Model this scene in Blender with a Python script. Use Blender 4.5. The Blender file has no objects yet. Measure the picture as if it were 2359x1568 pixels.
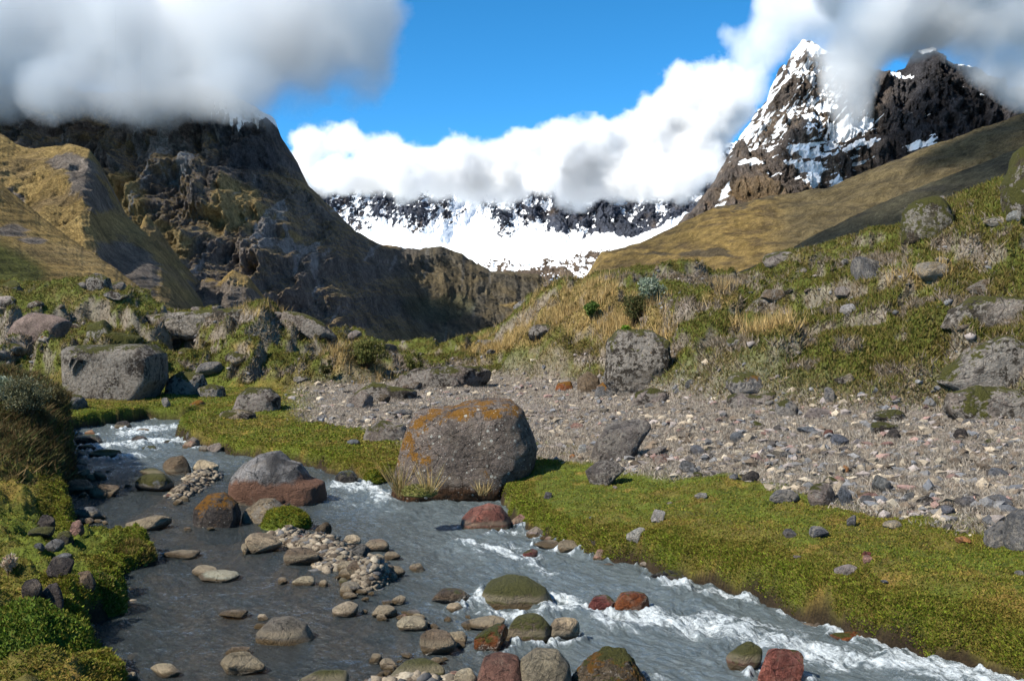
import bpy, bmesh, math, random
import numpy as np
from mathutils import Vector, Matrix

S = bpy.context.scene
# ------------------------------------------------------------------ camera, sky, sun, exposure
F, CU, HV, CH = 2740.0, 1179.5, 745.0, 2.2        # focal length (px of the 2359 px wide view), centre column, horizon row, eye height
cam_d = bpy.data.cameras.new('camera'); cam = bpy.data.objects.new('camera', cam_d)
S.collection.objects.link(cam); S.camera = cam
cam_d.sensor_width = 36; cam_d.lens = 36*F/2359; cam_d.shift_y = -39/2359
cam_d.clip_start = 0.1; cam_d.clip_end = 40000
cam.location = (0, 0, CH); cam.rotation_euler = (math.radians(90), 0, 0)

SUN_DIR = Vector((-0.58, -0.42, 0.70)).normalized()
elev = math.asin(SUN_DIR.z); azim = math.atan2(SUN_DIR.x, SUN_DIR.y)
world = bpy.data.worlds.new("World"); S.world = world; world.use_nodes = True
wt = world.node_tree
sky = wt.nodes.new('ShaderNodeTexSky'); sky.sky_type = 'NISHITA'; sky.sun_disc = False
sky.sun_elevation = elev; sky.sun_rotation = azim
sky.altitude = 3000; sky.air_density = 0.55; sky.dust_density = 0.0; sky.ozone_density = 3.5
hs = wt.nodes.new('ShaderNodeHueSaturation'); hs.inputs['Saturation'].default_value = 1.25; hs.inputs['Hue'].default_value = 0.487; hs.inputs['Value'].default_value = 0.82
wt.links.new(sky.outputs[0], hs.inputs['Color']); wt.links.new(hs.outputs[0], wt.nodes['Background'].inputs[0])
wt.nodes['Background'].inputs[1].default_value = 0.15
sun_d = bpy.data.lights.new('sun', 'SUN'); sun_d.energy = 3.9; sun_d.angle = math.radians(0.5); sun_d.color = (1.0, 0.94, 0.83)
sun = bpy.data.objects.new('sun', sun_d); S.collection.objects.link(sun)
sun.rotation_euler = SUN_DIR.to_track_quat('Z', 'Y').to_euler()
S.view_settings.view_transform = 'Standard'; S.view_settings.look = 'None'
S.view_settings.gamma = 1.0; S.view_settings.use_curve_mapping = False; S.view_settings.exposure = 1.1
S.cycles.use_denoising = True; S.cycles.denoising_prefilter = 'ACCURATE'; S.cycles.sample_clamp_indirect = 2.5; S.cycles.sample_clamp_direct = 12
S.cycles.max_bounces = 14; S.cycles.volume_bounces = 7; S.cycles.diffuse_bounces = 3
S.cycles.transparent_max_bounces = 16; S.cycles.caustics_reflective = False; S.cycles.caustics_refractive = False

# ------------------------------------------------------------------ numpy noise
def _hash(ix, iy, iz, seed):
    h = (ix.astype(np.int64)*374761393 + iy.astype(np.int64)*668265263 + iz.astype(np.int64)*2147483647 + seed*1274126177) & 0xffffffff
    h = ((h ^ (h >> 13))*1274126177) & 0xffffffff
    h = (h ^ (h >> 16)) & 0xffffffff
    return h
def noise2(x, y, seed=0):
    x = np.asarray(x, float); y = np.asarray(y, float)
    x0 = np.floor(x); y0 = np.floor(y); fx = x-x0; fy = y-y0
    x0 = x0.astype(np.int64); y0 = y0.astype(np.int64)
    u = fx*fx*fx*(fx*(fx*6-15)+10); w = fy*fy*fy*(fy*(fy*6-15)+10)
    def g(dx, dy):
        h = _hash(x0+dx, y0+dy, np.zeros_like(x0), seed)
        a = h.astype(float)*(2*math.pi/4294967296.0)
        return np.cos(a)*(fx-dx) + np.sin(a)*(fy-dy)
    a = g(0, 0); b = g(1, 0); c = g(0, 1); d = g(1, 1)
    return ((a+(b-a)*u) + ((c+(d-c)*u)-(a+(b-a)*u))*w)*1.5
def noise3(x, y, z, seed=0):
    x = np.asarray(x, float); y = np.asarray(y, float); z = np.asarray(z, float)
    x0 = np.floor(x); y0 = np.floor(y); z0 = np.floor(z); fx = x-x0; fy = y-y0; fz = z-z0
    x0 = x0.astype(np.int64); y0 = y0.astype(np.int64); z0 = z0.astype(np.int64)
    s = lambda t: t*t*t*(t*(t*6-15)+10)
    u, v, w = s(fx), s(fy), s(fz)
    def g(dx, dy, dz):
        h = _hash(x0+dx, y0+dy, z0+dz, seed)
        return ((h & 1023)/511.5-1)*(fx-dx) + (((h >> 10) & 1023)/511.5-1)*(fy-dy) + (((h >> 20) & 1023)/511.5-1)*(fz-dz)
    def L(a, b, t): return a+(b-a)*t
    return L(L(L(g(0,0,0), g(1,0,0), u), L(g(0,1,0), g(1,1,0), u), v),
             L(L(g(0,0,1), g(1,0,1), u), L(g(0,1,1), g(1,1,1), u), v), w)
def fbm2(x, y, oct=4, seed=0, gain=.5, ridged=False):
    s = 0; a = 1; n = 0
    for o in range(oct):
        v = noise2(x*2**o + o*17.3, y*2**o - o*9.1, seed+o)
        if ridged: v = 1-2*np.abs(v)
        s = s + a*v; n += a; a *= gain
    return s/n
def fbm3(x, y, z, oct=4, seed=0, gain=.5, ridged=False):
    s = 0; a = 1; n = 0
    for o in range(oct):
        v = noise3(x*2**o + o*17.3, y*2**o - o*9.1, z*2**o, seed+o)
        if ridged: v = 1-2*np.abs(v)
        s = s + a*v; n += a; a *= gain
    return s/n
def sstep(x, a, b):
    t = np.clip((x-a)/(b-a), 0, 1); return t*t*(3-2*t)
def curve(pts, u, soft=0):               # pts: (u, v); piecewise interpolation, rounded over 'soft' columns
    p = np.array(pts, float)
    if not soft: return np.interp(u, p[:, 0], p[:, 1])
    s = 0
    for k in (-1, -.6, -.25, 0, .25, .6, 1): s = s + np.interp(np.asarray(u)+k*soft, p[:, 0], p[:, 1])
    return s/7
def blob(u, v, cu, cv, ru, rv):
    return np.exp(-((u-cu)/ru)**2 - ((v-cv)/rv)**2)

# ------------------------------------------------------------------ objects
def tag(o, label=None, cat=None, group=None, kind=None):
    if label: o['label'] = label
    if cat: o['category'] = cat
    if group: o['group'] = group
    if kind: o['kind'] = kind
    return o
def link_mesh(name, me, mat=None, parent=None):
    o = bpy.data.objects.new(name, me); S.collection.objects.link(o)
    if mat: me.materials.append(mat)
    if parent: o.parent = parent
    return o
def raw_mesh(name, co, faces, cols=None, smooth=True, attrs=None):
    """co (n,3), faces (m,k) index array, cols (n,3)"""
    me = bpy.data.meshes.new(name); n = len(co); m, k = faces.shape
    me.vertices.add(n); me.vertices.foreach_set('co', np.ascontiguousarray(co, dtype=np.float32).ravel())
    me.loops.add(m*k); me.loops.foreach_set('vertex_index', np.ascontiguousarray(faces, dtype=np.int32).ravel())
    me.polygons.add(m); me.polygons.foreach_set('loop_start', np.arange(0, m*k, k, dtype=np.int32))
    me.polygons.foreach_set('use_smooth', np.full(m, smooth, dtype=bool))
    me.update(calc_edges=True)
    if cols is not None:
        a = me.color_attributes.new('col', 'FLOAT_COLOR', 'POINT')
        c4 = np.ones((n, 4), np.float32); c4[:, :3] = cols; a.data.foreach_set('color', c4.ravel())
    for nm, val in (attrs or {}).items():
        a = me.attributes.new(nm, 'FLOAT', 'POINT'); a.data.foreach_set('value', np.ascontiguousarray(val, dtype=np.float32).ravel())
    return me
def grid_faces(nr, nc):
    i = np.arange(nr*nc).reshape(nr, nc)
    return np.stack([i[:-1, :-1], i[:-1, 1:], i[1:, 1:], i[1:, :-1]], -1).reshape(-1, 4)

# ------------------------------------------------------------------ materials
class N:
    def __init__(s, name):
        s.m = bpy.data.materials.new(name); s.m.use_nodes = True; s.t = s.m.node_tree
        s.b = s.t.nodes['Principled BSDF']; s.out = s.t.nodes['Material Output']
    def n(s, ty, **k):
        x = s.t.nodes.new(ty)
        for a, b in k.items(): setattr(x, a, b)
        return x
    def l(s, a, b): s.t.links.new(a, b)
    def val(s, x, sock):
        if isinstance(x, (int, float)): sock.default_value = x
        elif isinstance(x, tuple): sock.default_value = (*x, 1) if len(x) == 3 and len(sock.default_value) == 4 else x
        else: s.l(x, sock)
    def math(s, op, a, b=0.0, c=0.0, clamp=False):
        x = s.n('ShaderNodeMath', operation=op, use_clamp=clamp)
        s.val(a, x.inputs[0]); s.val(b, x.inputs[1]); s.val(c, x.inputs[2]); return x.outputs[0]
    def mix(s, f, a, b, mode='MIX'):
        x = s.n('ShaderNodeMix', data_type='RGBA', blend_type=mode)
        s.val(f, x.inputs[0]); s.val(a, x.inputs[6]); s.val(b, x.inputs[7]); return x.outputs[2]
    def noise(s, vec, scale, detail=4, rough=.55, dist=0.0):
        x = s.n('ShaderNodeTexNoise'); x.inputs['Scale'].default_value = scale; x.inputs['Detail'].default_value = detail
        x.inputs['Roughness'].default_value = rough; x.inputs['Distortion'].default_value = dist
        if vec is not None: s.l(vec, x.inputs['Vector'])
        return x.outputs[0]
    def voro(s, vec, scale, out='Distance', feature='F1', rnd=1.0):
        x = s.n('ShaderNodeTexVoronoi', feature=feature); x.inputs['Scale'].default_value = scale; x.inputs['Randomness'].default_value = rnd
        s.l(vec, x.inputs['Vector']); return x.outputs[out]
    def ramp(s, f, lo, hi, a=0.0, b=1.0):
        x = s.n('ShaderNodeMapRange', interpolation_type='SMOOTHSTEP'); s.val(f, x.inputs[0])
        x.inputs[1].default_value = lo; x.inputs[2].default_value = hi; x.inputs[3].default_value = a; x.inputs[4].default_value = b
        return x.outputs[0]
    def attr(s, nm, o='Color'): return s.n('ShaderNodeAttribute', attribute_name=nm).outputs[o]
    def scalec(s, c, f):
        x = s.n('ShaderNodeVectorMath', operation='SCALE'); s.l(c, x.inputs[0]); s.val(f, x.inputs['Scale']); return x.outputs[0]
    def pos(s): return s.n('ShaderNodeNewGeometry').outputs['Position']
    def mapping(s, vec, sc):
        x = s.n('ShaderNodeMapping'); s.l(vec, x.inputs[0]); x.inputs['Scale'].default_value = sc; return x.outputs[0]
    def bump(s, h, strength, dist):
        x = s.n('ShaderNodeBump'); x.inputs['Strength'].default_value = strength; x.inputs['Distance'].default_value = dist
        s.l(h, x.inputs['Height']); s.l(x.outputs[0], s.b.inputs['Normal']); return x
    def done(s, col=None, rough=.9, spec=.3):
        if col is not None: s.val(col, s.b.inputs['Base Color'])
        s.val(rough, s.b.inputs['Roughness']); s.b.inputs['Specular IOR Level'].default_value = spec; return s.m

def mat_ground():
    k = N('ground_soil'); p = k.pos(); c = k.attr('col')
    n1 = k.noise(p, 6, 6, .65); n2 = k.noise(p, 38, 5, .7)
    f = k.math('MULTIPLY', k.ramp(n1, .25, .75, .62, 1.38), k.ramp(n2, .2, .8, .45, 1.5))
    c2 = k.scalec(c, f)
    v = k.voro(p, 16, 'Color'); sp = k.math('MULTIPLY', k.attr('stony', 'Fac'), k.ramp(k.voro(p, 16), .25, .38, 1, 0))
    sc = k.mix(.88, k.scalec(v, .35), k.scalec(c, .85))
    c3 = k.mix(sp, c2, sc)
    k.bump(k.math('ADD', n2, k.math('MULTIPLY', sp, .5)), .9, .04)
    return k.done(c3, .92, .2)
def mat_mtn(scale, bumpd, name, strength=.8, fine=28):
    k = N(name); p = k.pos(); c = k.attr('col')
    st = k.mapping(p, (1, .8, .7))
    n1 = k.noise(st, scale, 9, .74); n2 = k.noise(p, scale*6, 8, .78)
    f = k.math('MULTIPLY', k.ramp(n1, .3, .7, .5, 1.45), k.ramp(n2, .3, .7, .55, 1.4))
    n3 = k.noise(p, scale*fine, 6, .8); f = k.math('MULTIPLY', f, k.ramp(n3, .38, .62, .55, 1.4))
    snow = k.attr('snow', 'Fac')
    sf = k.ramp(k.math('ADD', snow, k.math('MULTIPLY', k.math('SUBTRACT', n2, .5), .9)), .45, .55)
    k.l(k.mix(sf, k.scalec(c, f), (.86, .88, .91)), k.b.inputs['Base Color'])
    k.bump(k.math('MULTIPLY', k.math('ADD', k.math('ADD', n1, k.math('MULTIPLY', n2, .4)), k.math('MULTIPLY', n3, .12)), k.ramp(sf, 0, 1, 1, .12)), strength, bumpd)
    return k.done(None, .9, .1)
# ------------------------------------------------------------------ mountains (terrain at its own distance)
def PX(u, y): return (u-CU)/F*y
def PZ(v, y): return CH+(HV-v)/F*y
MT_NEAR = mat_mtn(1/22, 14.0, 'mountain_grass_rock', 1.0); MT_FAR = mat_mtn(1/40, 26.0, 'mountain_rock_snow', 1.0, 9)

def mountain(name, label, u0, u1, nu, nt, sky_pts, base_v, y_top, y_base, disp, colour, mat, jag=(3, 40), gamma=1.0, seed=0, back=.35):
    u = np.linspace(u0, u1, nu); t = np.linspace(0, 1, nt)
    U, T = np.meshgrid(u, t)
    vt = curve(sky_pts, u) + jag[0]*(fbm2(u/jag[1], u*0+seed, 6, seed+50, .62))*2
    vb = curve(base_v, u); yt = curve(y_top, u); yb = curve(y_base, u)
    Y = yb + (yt-yb)*T**gamma; V = vb + (vt-vb)*T
    X = PX(U, Y); Z = PZ(V, Y)
    D = disp(U, V, X, Y, Z, T)
    env = np.clip(1-np.maximum(0, T-.9)/.1*.75, .25, 1)
    D = D*env
    # push toward the viewer's side of the valley and a little upward, keeps relief real
    X2 = X; Y2 = Y - D; Z2 = Z + D*0.25
    col, snow = colour(U, V, X2, Y2, Z2, T, D)
    # far side of the mass
    nb = 10; tb = np.linspace(0, 1, nb+1)[1:, None]
    Yb = Y2[-1] + tb*(yt*back); Zb = Z2[-1] - tb*(Z2[-1]+30)*1.0 + 0*tb
    Xb = X2[-1] + 0*tb
    co = np.stack([np.vstack([X2, Xb]), np.vstack([Y2, Yb]), np.vstack([Z2, Zb])], -1).reshape(-1, 3)
    col = np.vstack([col, np.repeat(col[-1:], nb, 0)]).reshape(-1, 3); snow = np.vstack([snow, np.repeat(snow[-1:], nb, 0)]).ravel()
    me = raw_mesh(name, co, grid_faces(nt+nb, nu), col, True, {'snow': snow})
    o = link_mesh(name, me, mat); tag(o, label, None, None, 'structure'); return o

def lerp3(a, b, m): return np.asarray(a)*(1-m[..., None]) + np.asarray(b)*m[..., None] if not hasattr(a, 'ndim') or a.ndim < 3 else a*(1-m[..., None]) + np.asarray(b)*m[..., None]
TAN = (.34, .24, .095); BRN = (.31, .225, .12); ROCK = (.19, .165, .15); GREY = (.36, .34, .33); GRN = (.115, .12, .03); BLU = (.06, .065, .08)

# --- big rocky massif with descending buttresses
def disp_l(U, V, X, Y, Z, T):
    w = fbm2(X/150, Z/150, 3, 11)
    q = X*.62 + Z*.78; r = -X*.78 + Z*.62
    spur = fbm2(q/90+w*.8, r/420, 5, 3, .5, True)
    flute = fbm2(X/17+w*2, Z/90, 4, 7, .5, True)
    lump = fbm2(X/60, Z/60, 6, 9, .55)
    fold = fbm2(X/230+3, Z/500, 2, 21, .5, True)
    cl = sstep(fbm2(X/110+5, Z/70, 3, 15), -.05, .25)
    crag = fbm2(X/26+w, Z/34, 6, 25, .68); band = 16*(fbm2(X/120, Z/26+w*1.2, 3, 27)); rib = fbm2((X+Z*.25)/48+w, Z/300, 4, 28, .55, True); return (46*spur + 12*flute*cl + 30*lump + 36*fold)*(1-.5*sstep(U, 850, 1000)) + (30*crag + band + 34*rib)*(1-.8*sstep(U, 850, 1000))
def col_l(U, V, X, Y, Z, T, D):
    n = fbm2(X/55, Z/40, 6, 31, .6); n2 = fbm2(X/20, Z/60, 5, 35, .6); n3 = fbm2(X/9, Z/55, 4, 38, .6)
    dZ = np.gradient(Z, axis=0); dY = np.gradient(Y, axis=0); steep = np.abs(dZ)/(np.abs(dY)+np.abs(dZ)+1e-6)
    c = lerp3(BRN, ROCK, sstep(n+.9*(steep-.35), -.22, .14))
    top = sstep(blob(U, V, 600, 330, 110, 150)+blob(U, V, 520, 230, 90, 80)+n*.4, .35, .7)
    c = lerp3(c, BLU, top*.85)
    tn = sum(blob(U, V, *b) for b in [(350, 520, 45, 60), (400, 600, 60, 50), (590, 500, 50, 30), (120, 285, 160, 20), (560, 570, 70, 40), (450, 650, 60, 40), (640, 540, 60, 18), (330, 480, 30, 40), (700, 590, 30, 12)])
    c = lerp3(c, (.42, .30, .13), sstep(tn+n*.9, .38, .70)*.9)
    gy = sum(blob(U, V, *b) for b in [(482, 440, 18, 45), (400, 380, 25, 60), (640, 585, 26, 40), (670, 520, 15, 25), (752, 665, 9, 40), (700, 615, 40, 10), (440, 310, 14, 30), (355, 370, 14, 30), (690, 600, 10, 30)])
    c = lerp3(c, GREY, sstep(gy*1.45+n3*1.6+n2*.4+.10*sstep(steep, .5, .8), .50, .75)*.85)
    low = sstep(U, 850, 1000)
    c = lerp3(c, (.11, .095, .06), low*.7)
    fo = sstep(blob(U, V, 1010, 720, 120, 40)+n2*.4, .4, .7)
    c = lerp3(c, (.07, .085, .045), fo*.5)
    c = lerp3(c, TAN, sstep(blob(U, V, 1190, 715, 60, 8), .5, .9)*.8)
    snow = sstep(blob(U, V, 610, 300, 80, 75)+n3*.9+n*.5, .66, .80)*.62
    return c, snow
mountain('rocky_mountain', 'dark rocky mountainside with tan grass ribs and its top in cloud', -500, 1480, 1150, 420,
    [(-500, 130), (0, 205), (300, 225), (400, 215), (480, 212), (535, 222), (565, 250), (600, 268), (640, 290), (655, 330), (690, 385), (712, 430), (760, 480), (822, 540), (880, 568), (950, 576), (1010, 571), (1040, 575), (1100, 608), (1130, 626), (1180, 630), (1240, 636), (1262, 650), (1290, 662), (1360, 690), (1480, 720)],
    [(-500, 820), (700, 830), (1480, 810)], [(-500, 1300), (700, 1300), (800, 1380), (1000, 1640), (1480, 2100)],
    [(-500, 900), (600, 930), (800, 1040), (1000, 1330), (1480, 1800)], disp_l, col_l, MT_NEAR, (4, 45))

# --- sunny grass spurs in front of it
def disp_s(amp, sc, s):
    def f(U, V, X, Y, Z, T):
        w = fbm2(X/80, Z/80, 3, s+1)
        return amp*(.55*fbm2(X/12, Z/15, 6, s+13, .66) + 1.1*fbm2((X*.62+Z*.78)/(28*sc)+w, (-X*.78+Z*.62)/(150*sc), 5, s, .5, True) + .9*fbm2(X/(30*sc), Z/(30*sc), 6, s+5, .55) + .35*fbm2(X/(7*sc), Z/(16*sc), 4, s+9, .5, True))
    return f
def col_s(rockblobs, green=None, base=TAN, s=0):
    def f(U, V, X, Y, Z, T, D):
        n = fbm2(X/22, Z/18, 6, 131+s, .62); n2 = fbm2(X/6, Z/22, 5, 135+s, .6)
        c = lerp3(base, BRN, sstep(n, -.05, .35)*.75)
        rk = sum(blob(U, V, *b) for b in rockblobs) if rockblobs else 0*U
        c = lerp3(c, ROCK, sstep(rk+n2*.5+n*.3, .45, .7)*.9)
        if green: c = lerp3(c, GRN, sstep(sum(blob(U, V, *b) for b in green)+n*.3, .3, .8))
        return c, 0*U
    return f
mountain('grassy_spur', 'sunlit tan grass spur with dark rock gullies below its crest', -450, 560, 560, 260,
    [(-450, 150), (-150, 240), (0, 308), (40, 333), (70, 345), (110, 342), (170, 336), (210, 348), (232, 380), (262, 455), (300, 505), (345, 545), (385, 590), (430, 660), (480, 740), (560, 850)],
    [(-450, 800), (560, 800+80)], [(-450, 620), (560, 620)], [(-450, 330), (560, 330)], disp_s(9, 1.0, 61),
    col_s([(150, 375, 50, 22), (200, 420, 40, 45), (240, 470, 30, 45), (290, 600, 60, 60), (330, 660, 60, 50), (30, 470, 40, 25)], None, TAN, 0), MT_NEAR, (2.5, 30), seed=3)
mountain('grassy_spur', 'lower tan and olive grass slope running down to the valley floor', -450, 470, 460, 220,
    [(-450, 250), (-100, 395), (0, 420), (60, 470), (130, 525), (200, 575), (270, 620), (320, 660), (370, 715), (470, 840)],
    [(-450, 760), (470, 850)], [(-450, 420), (470, 400)], [(-450, 210), (470, 230)], disp_s(5, .8, 81),
    col_s([(30, 530, 50, 25), (90, 560, 40, 12)], [(30, 640, 90, 40), (-100, 600, 150, 100)], (.31, .215, .08), 7), MT_NEAR, (2, 30), seed=5)
mountain('grassy_spur', 'tan rocky rib at the foot of the dark mountainside', 300, 820, 420, 220,
    [(300, 560), (340, 500), (362, 520), (395, 580), (425, 610), (455, 655), (480, 640), (505, 650), (540, 625), (575, 640), (600, 690), (640, 740), (820, 860)],
    [(300, 860), (820, 900)], [(300, 720), (820, 720)], [(300, 460), (820, 460)], disp_s(13, .8, 91),
    col_s([(450, 700, 90, 60), (560, 720, 80, 60)], None, TAN, 17), MT_NEAR, (5, 25), seed=8)

# --- snow wall with glacier at the head of the valley
ROCKLINE = [(640, 470), (780, 500), (820, 540), (850, 532), (880, 520), (940, 530), (1015, 545), (1040, 520), (1090, 478), (1130, 520), (1160, 555), (1200, 535), (1260, 540), (1340, 560), (1380, 545), (1450, 560), (1500, 540), (1560, 510), (1620, 490), (1800, 470)]
def disp_w(U, V, X, Y, Z, T):
    w = fbm2(X/300, Z/300, 3, 41); up = sstep(curve(ROCKLINE, U)-V, -25, 25)
    up2 = sstep(curve(ROCKLINE, U)-V, -40, 60); return up2*(70*fbm2(X/130+w*1.5, Z/180, 6, 43, .6, True) + 70*fbm2(X/70, Z/60, 7, 46, .65)) + (1-up2)*(60*fbm2(X/300, Y/400, 3, 49) + 34*fbm2(X/50, Y/60, 5, 52)*sstep(V, 575, 620)) + 80*fbm2(X/420, Z/420, 3, 55)
def col_w(U, V, X, Y, Z, T, D):
    n = fbm2(X/70, Z/110, 7, 57, .66); r = fbm2(X/42+n, Z/120, 6, 58, .62, True); h = fbm2(X/16, Z/16, 5, 59, .7)
    line = curve(ROCKLINE, U) + 16*fbm2(U/30, U*0, 5, 60)
    band = sstep(line-V, -3, 8)
    dg = fbm2((X+Z)/40, (Z-X)/14, 5, 62, .65); Dn = (D-D.mean())/D.std(); rock = band*sstep(Dn*.22 + r*.35 + n*.5 + h*.5 + dg*.45 + .08, .22, .34)
    lo = sum(blob(U, V, *b) for b in [(1290, 615, 120, 30), (1130, 610, 40, 22), (1250, 640, 90, 22), (1380, 590, 60, 16), (1180, 635, 60, 14)])
    rock = np.maximum(rock, sstep(lo*.62 + h*1.0 + n*.4, .62, .76)*.9)
    c = lerp3((.085, .095, .125), (.16, .12, .09), sstep(n+.3*h + lo*.8, .1, .6))
    return c, 1-rock
mountain('snow_mountain', 'snow covered rock wall above a white glacier, its top in cloud', 600, 1820, 1150, 430,
    [(600, 350), (800, 390), (1000, 350), (1300, 380), (1500, 330), (1820, 330)], [(600, 720), (1820, 720)], [(600, 4300), (1820, 4300)], [(600, 2700), (1820, 2500)], disp_w, col_w, MT_FAR, (10, 60), gamma=.38, seed=9)

# --- jagged snowy peak
SNOWP = [(1940, 296, 48, 14), (1985, 292, 26, 12), (1955, 312, 34, 10), (1895, 262, 36, 13), (1862, 285, 30, 8), (1835, 352, 42, 12), (1880, 366, 60, 9), (1935, 345, 48, 7), (1990, 340, 30, 8), (1850, 392, 48, 9), (1872, 412, 22, 22),
         (1735, 402, 26, 8), (1700, 395, 12, 6), (1929, 424, 14, 10), (1912, 436, 12, 5), (2095, 358, 40, 6), (2125, 345, 14, 7), (1660, 470, 9, 12), (1668, 452, 8, 9), (1850, 118, 46, 16), (1905, 128, 36, 9), (2195, 238, 12, 4), (2235, 252, 10, 4), (2215, 160, 30, 8), (2130, 130, 20, 8), (2060, 200, 30, 14), (1650, 490, 12, 6), (1815, 425, 60, 4)]
def disp_p(U, V, X, Y, Z, T):
    w = fbm2(X/150, Z/150, 3, 71)
    return 62*fbm2((X*.8+Z*.5)/95+w, (-X*.5+Z*.8)/260, 5, 73, .55, True) + 42*fbm2(X/60, Z/60, 7, 76, .6) + 24*fbm2(X/16+w, Z/60, 4, 78, .5, True) + 20*fbm2(X/26, Z/30, 5, 80, .65) + 60*fbm2(X/260, Z/300, 2, 79)
def col_p(U, V, X, Y, Z, T, D):
    n = fbm2(X/50, Z/50, 6, 171, .65); r = fbm2(X/22, Z/30, 6, 173, .65, True); h = fbm2(X/10, Z/8, 5, 175, .7); f = fbm2(X/9, Z/60, 4, 176)
    c = lerp3((.14, .115, .10), (.22, .165, .12), sstep(n+.4*f, -.2, .4))
    c = lerp3(c, (.055, .057, .068), sstep(U+n*80, 1990, 2060)*.8)  # right summits darkened in the rock colour to stand for cloud shade
    c = lerp3(c, (.20, .13, .06), sstep(blob(U, V, 1730, 480, 90, 60)+n*.5, .45, .9)*.7)
    Uw = U+10*n+4*h; Vw = V+7*fbm2(X/30, Z/20, 5, 177, .6)+4*h
    s = sum(blob(Uw, Vw, *b) for b in SNOWP)
    ridge = sstep(curve([(1600, 0), (1640, .6), (1700, .8), (1850, .75), (1950, .5), (2000, .08), (2359, .08)], U)*sstep(470-V, 0, 200), 0, 1)
    dg = np.where(V < 330-(U-1850)*.2, fbm2((X*.87-Z*.5)/8, (X*.5+Z*.87)/60, 4, 179, .6), fbm2((X*-.25+Z)/7, (X+Z*.25)/50, 4, 178, .6)); Dn = (D-D.mean())/D.std(); snow = np.maximum(sstep(s+h*.35+n*.3+dg*.6, .46, .56), sstep(ridge*.46+h*.5+r*.15+n*.35+dg*.75-.10*Dn, .52, .60))
    return c, snow
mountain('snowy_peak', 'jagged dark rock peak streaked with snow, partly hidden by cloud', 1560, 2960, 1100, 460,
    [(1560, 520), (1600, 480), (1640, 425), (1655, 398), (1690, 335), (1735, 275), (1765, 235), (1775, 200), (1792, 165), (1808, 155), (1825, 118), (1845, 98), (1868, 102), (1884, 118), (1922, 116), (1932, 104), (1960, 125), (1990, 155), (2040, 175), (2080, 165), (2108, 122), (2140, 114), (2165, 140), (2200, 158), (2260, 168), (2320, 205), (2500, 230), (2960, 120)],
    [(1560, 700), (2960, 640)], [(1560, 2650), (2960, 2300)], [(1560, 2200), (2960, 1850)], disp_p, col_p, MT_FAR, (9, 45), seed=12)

# --- grassy and scree slopes under the peak
def col_g(kind):
    def f(U, V, X, Y, Z, T, D):
        n = fbm2(X/45, Z/12, 6, 231+kind, .62); n2 = fbm2(X/18, Z/8, 6, 235+kind, .65)
        c = lerp3((.29, .20, .07), (.15, .105, .05), sstep(n+n2*.6, -.15, .4))
        if kind == 0:
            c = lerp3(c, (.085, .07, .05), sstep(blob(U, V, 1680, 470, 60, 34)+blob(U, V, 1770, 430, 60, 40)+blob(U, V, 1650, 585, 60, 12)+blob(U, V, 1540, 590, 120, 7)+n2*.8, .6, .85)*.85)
            c = lerp3(c, (.12, .10, .06), sstep(U, 1720, 1850)*.75)  # cloud shadow on the right part put into the grass colour
        else:
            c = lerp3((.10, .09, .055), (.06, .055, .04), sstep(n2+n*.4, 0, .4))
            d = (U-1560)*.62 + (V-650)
            c = lerp3(c, (.30, .20, .09), sstep(np.exp(-((U-1560)*.47 + (V-655)+14*n)**2/160)*sstep(2160-U, 0, 120), .35, .8)*.8)  # sunlit strip painted as lighter tan across the hillside
        return c, (sstep(n2*.8+blob(U, V, 1440, 560, 0.1, .1), .75, .8)*0)
    return f
def disp_g(amp, s):
    return lambda U, V, X, Y, Z, T: amp*(fbm2((X*.5+Z)/60, (X-Z*.4)/220, 5, s, .5, True) + .9*fbm2(X/70, Z/28, 6, s+4, .55) + .4*fbm2(X/20, Z/7, 4, s+8, .55))
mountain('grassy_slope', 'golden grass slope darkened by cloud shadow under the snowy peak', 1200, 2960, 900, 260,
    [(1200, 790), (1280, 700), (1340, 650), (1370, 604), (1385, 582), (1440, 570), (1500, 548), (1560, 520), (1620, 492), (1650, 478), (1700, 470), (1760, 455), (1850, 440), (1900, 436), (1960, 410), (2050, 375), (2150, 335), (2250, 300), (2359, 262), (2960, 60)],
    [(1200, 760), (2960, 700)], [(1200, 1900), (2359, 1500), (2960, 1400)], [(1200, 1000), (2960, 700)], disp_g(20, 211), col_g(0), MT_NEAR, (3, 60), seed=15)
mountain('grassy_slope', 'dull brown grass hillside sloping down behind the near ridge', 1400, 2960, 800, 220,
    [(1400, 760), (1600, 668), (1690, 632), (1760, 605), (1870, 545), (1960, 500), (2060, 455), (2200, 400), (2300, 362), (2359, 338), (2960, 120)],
    [(1400, 800), (2960, 760)], [(1400, 700), (2960, 600)], [(1400, 420), (2960, 300)], disp_g(5, 311), col_g(1), MT_NEAR, (2, 60), seed=18)
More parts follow.
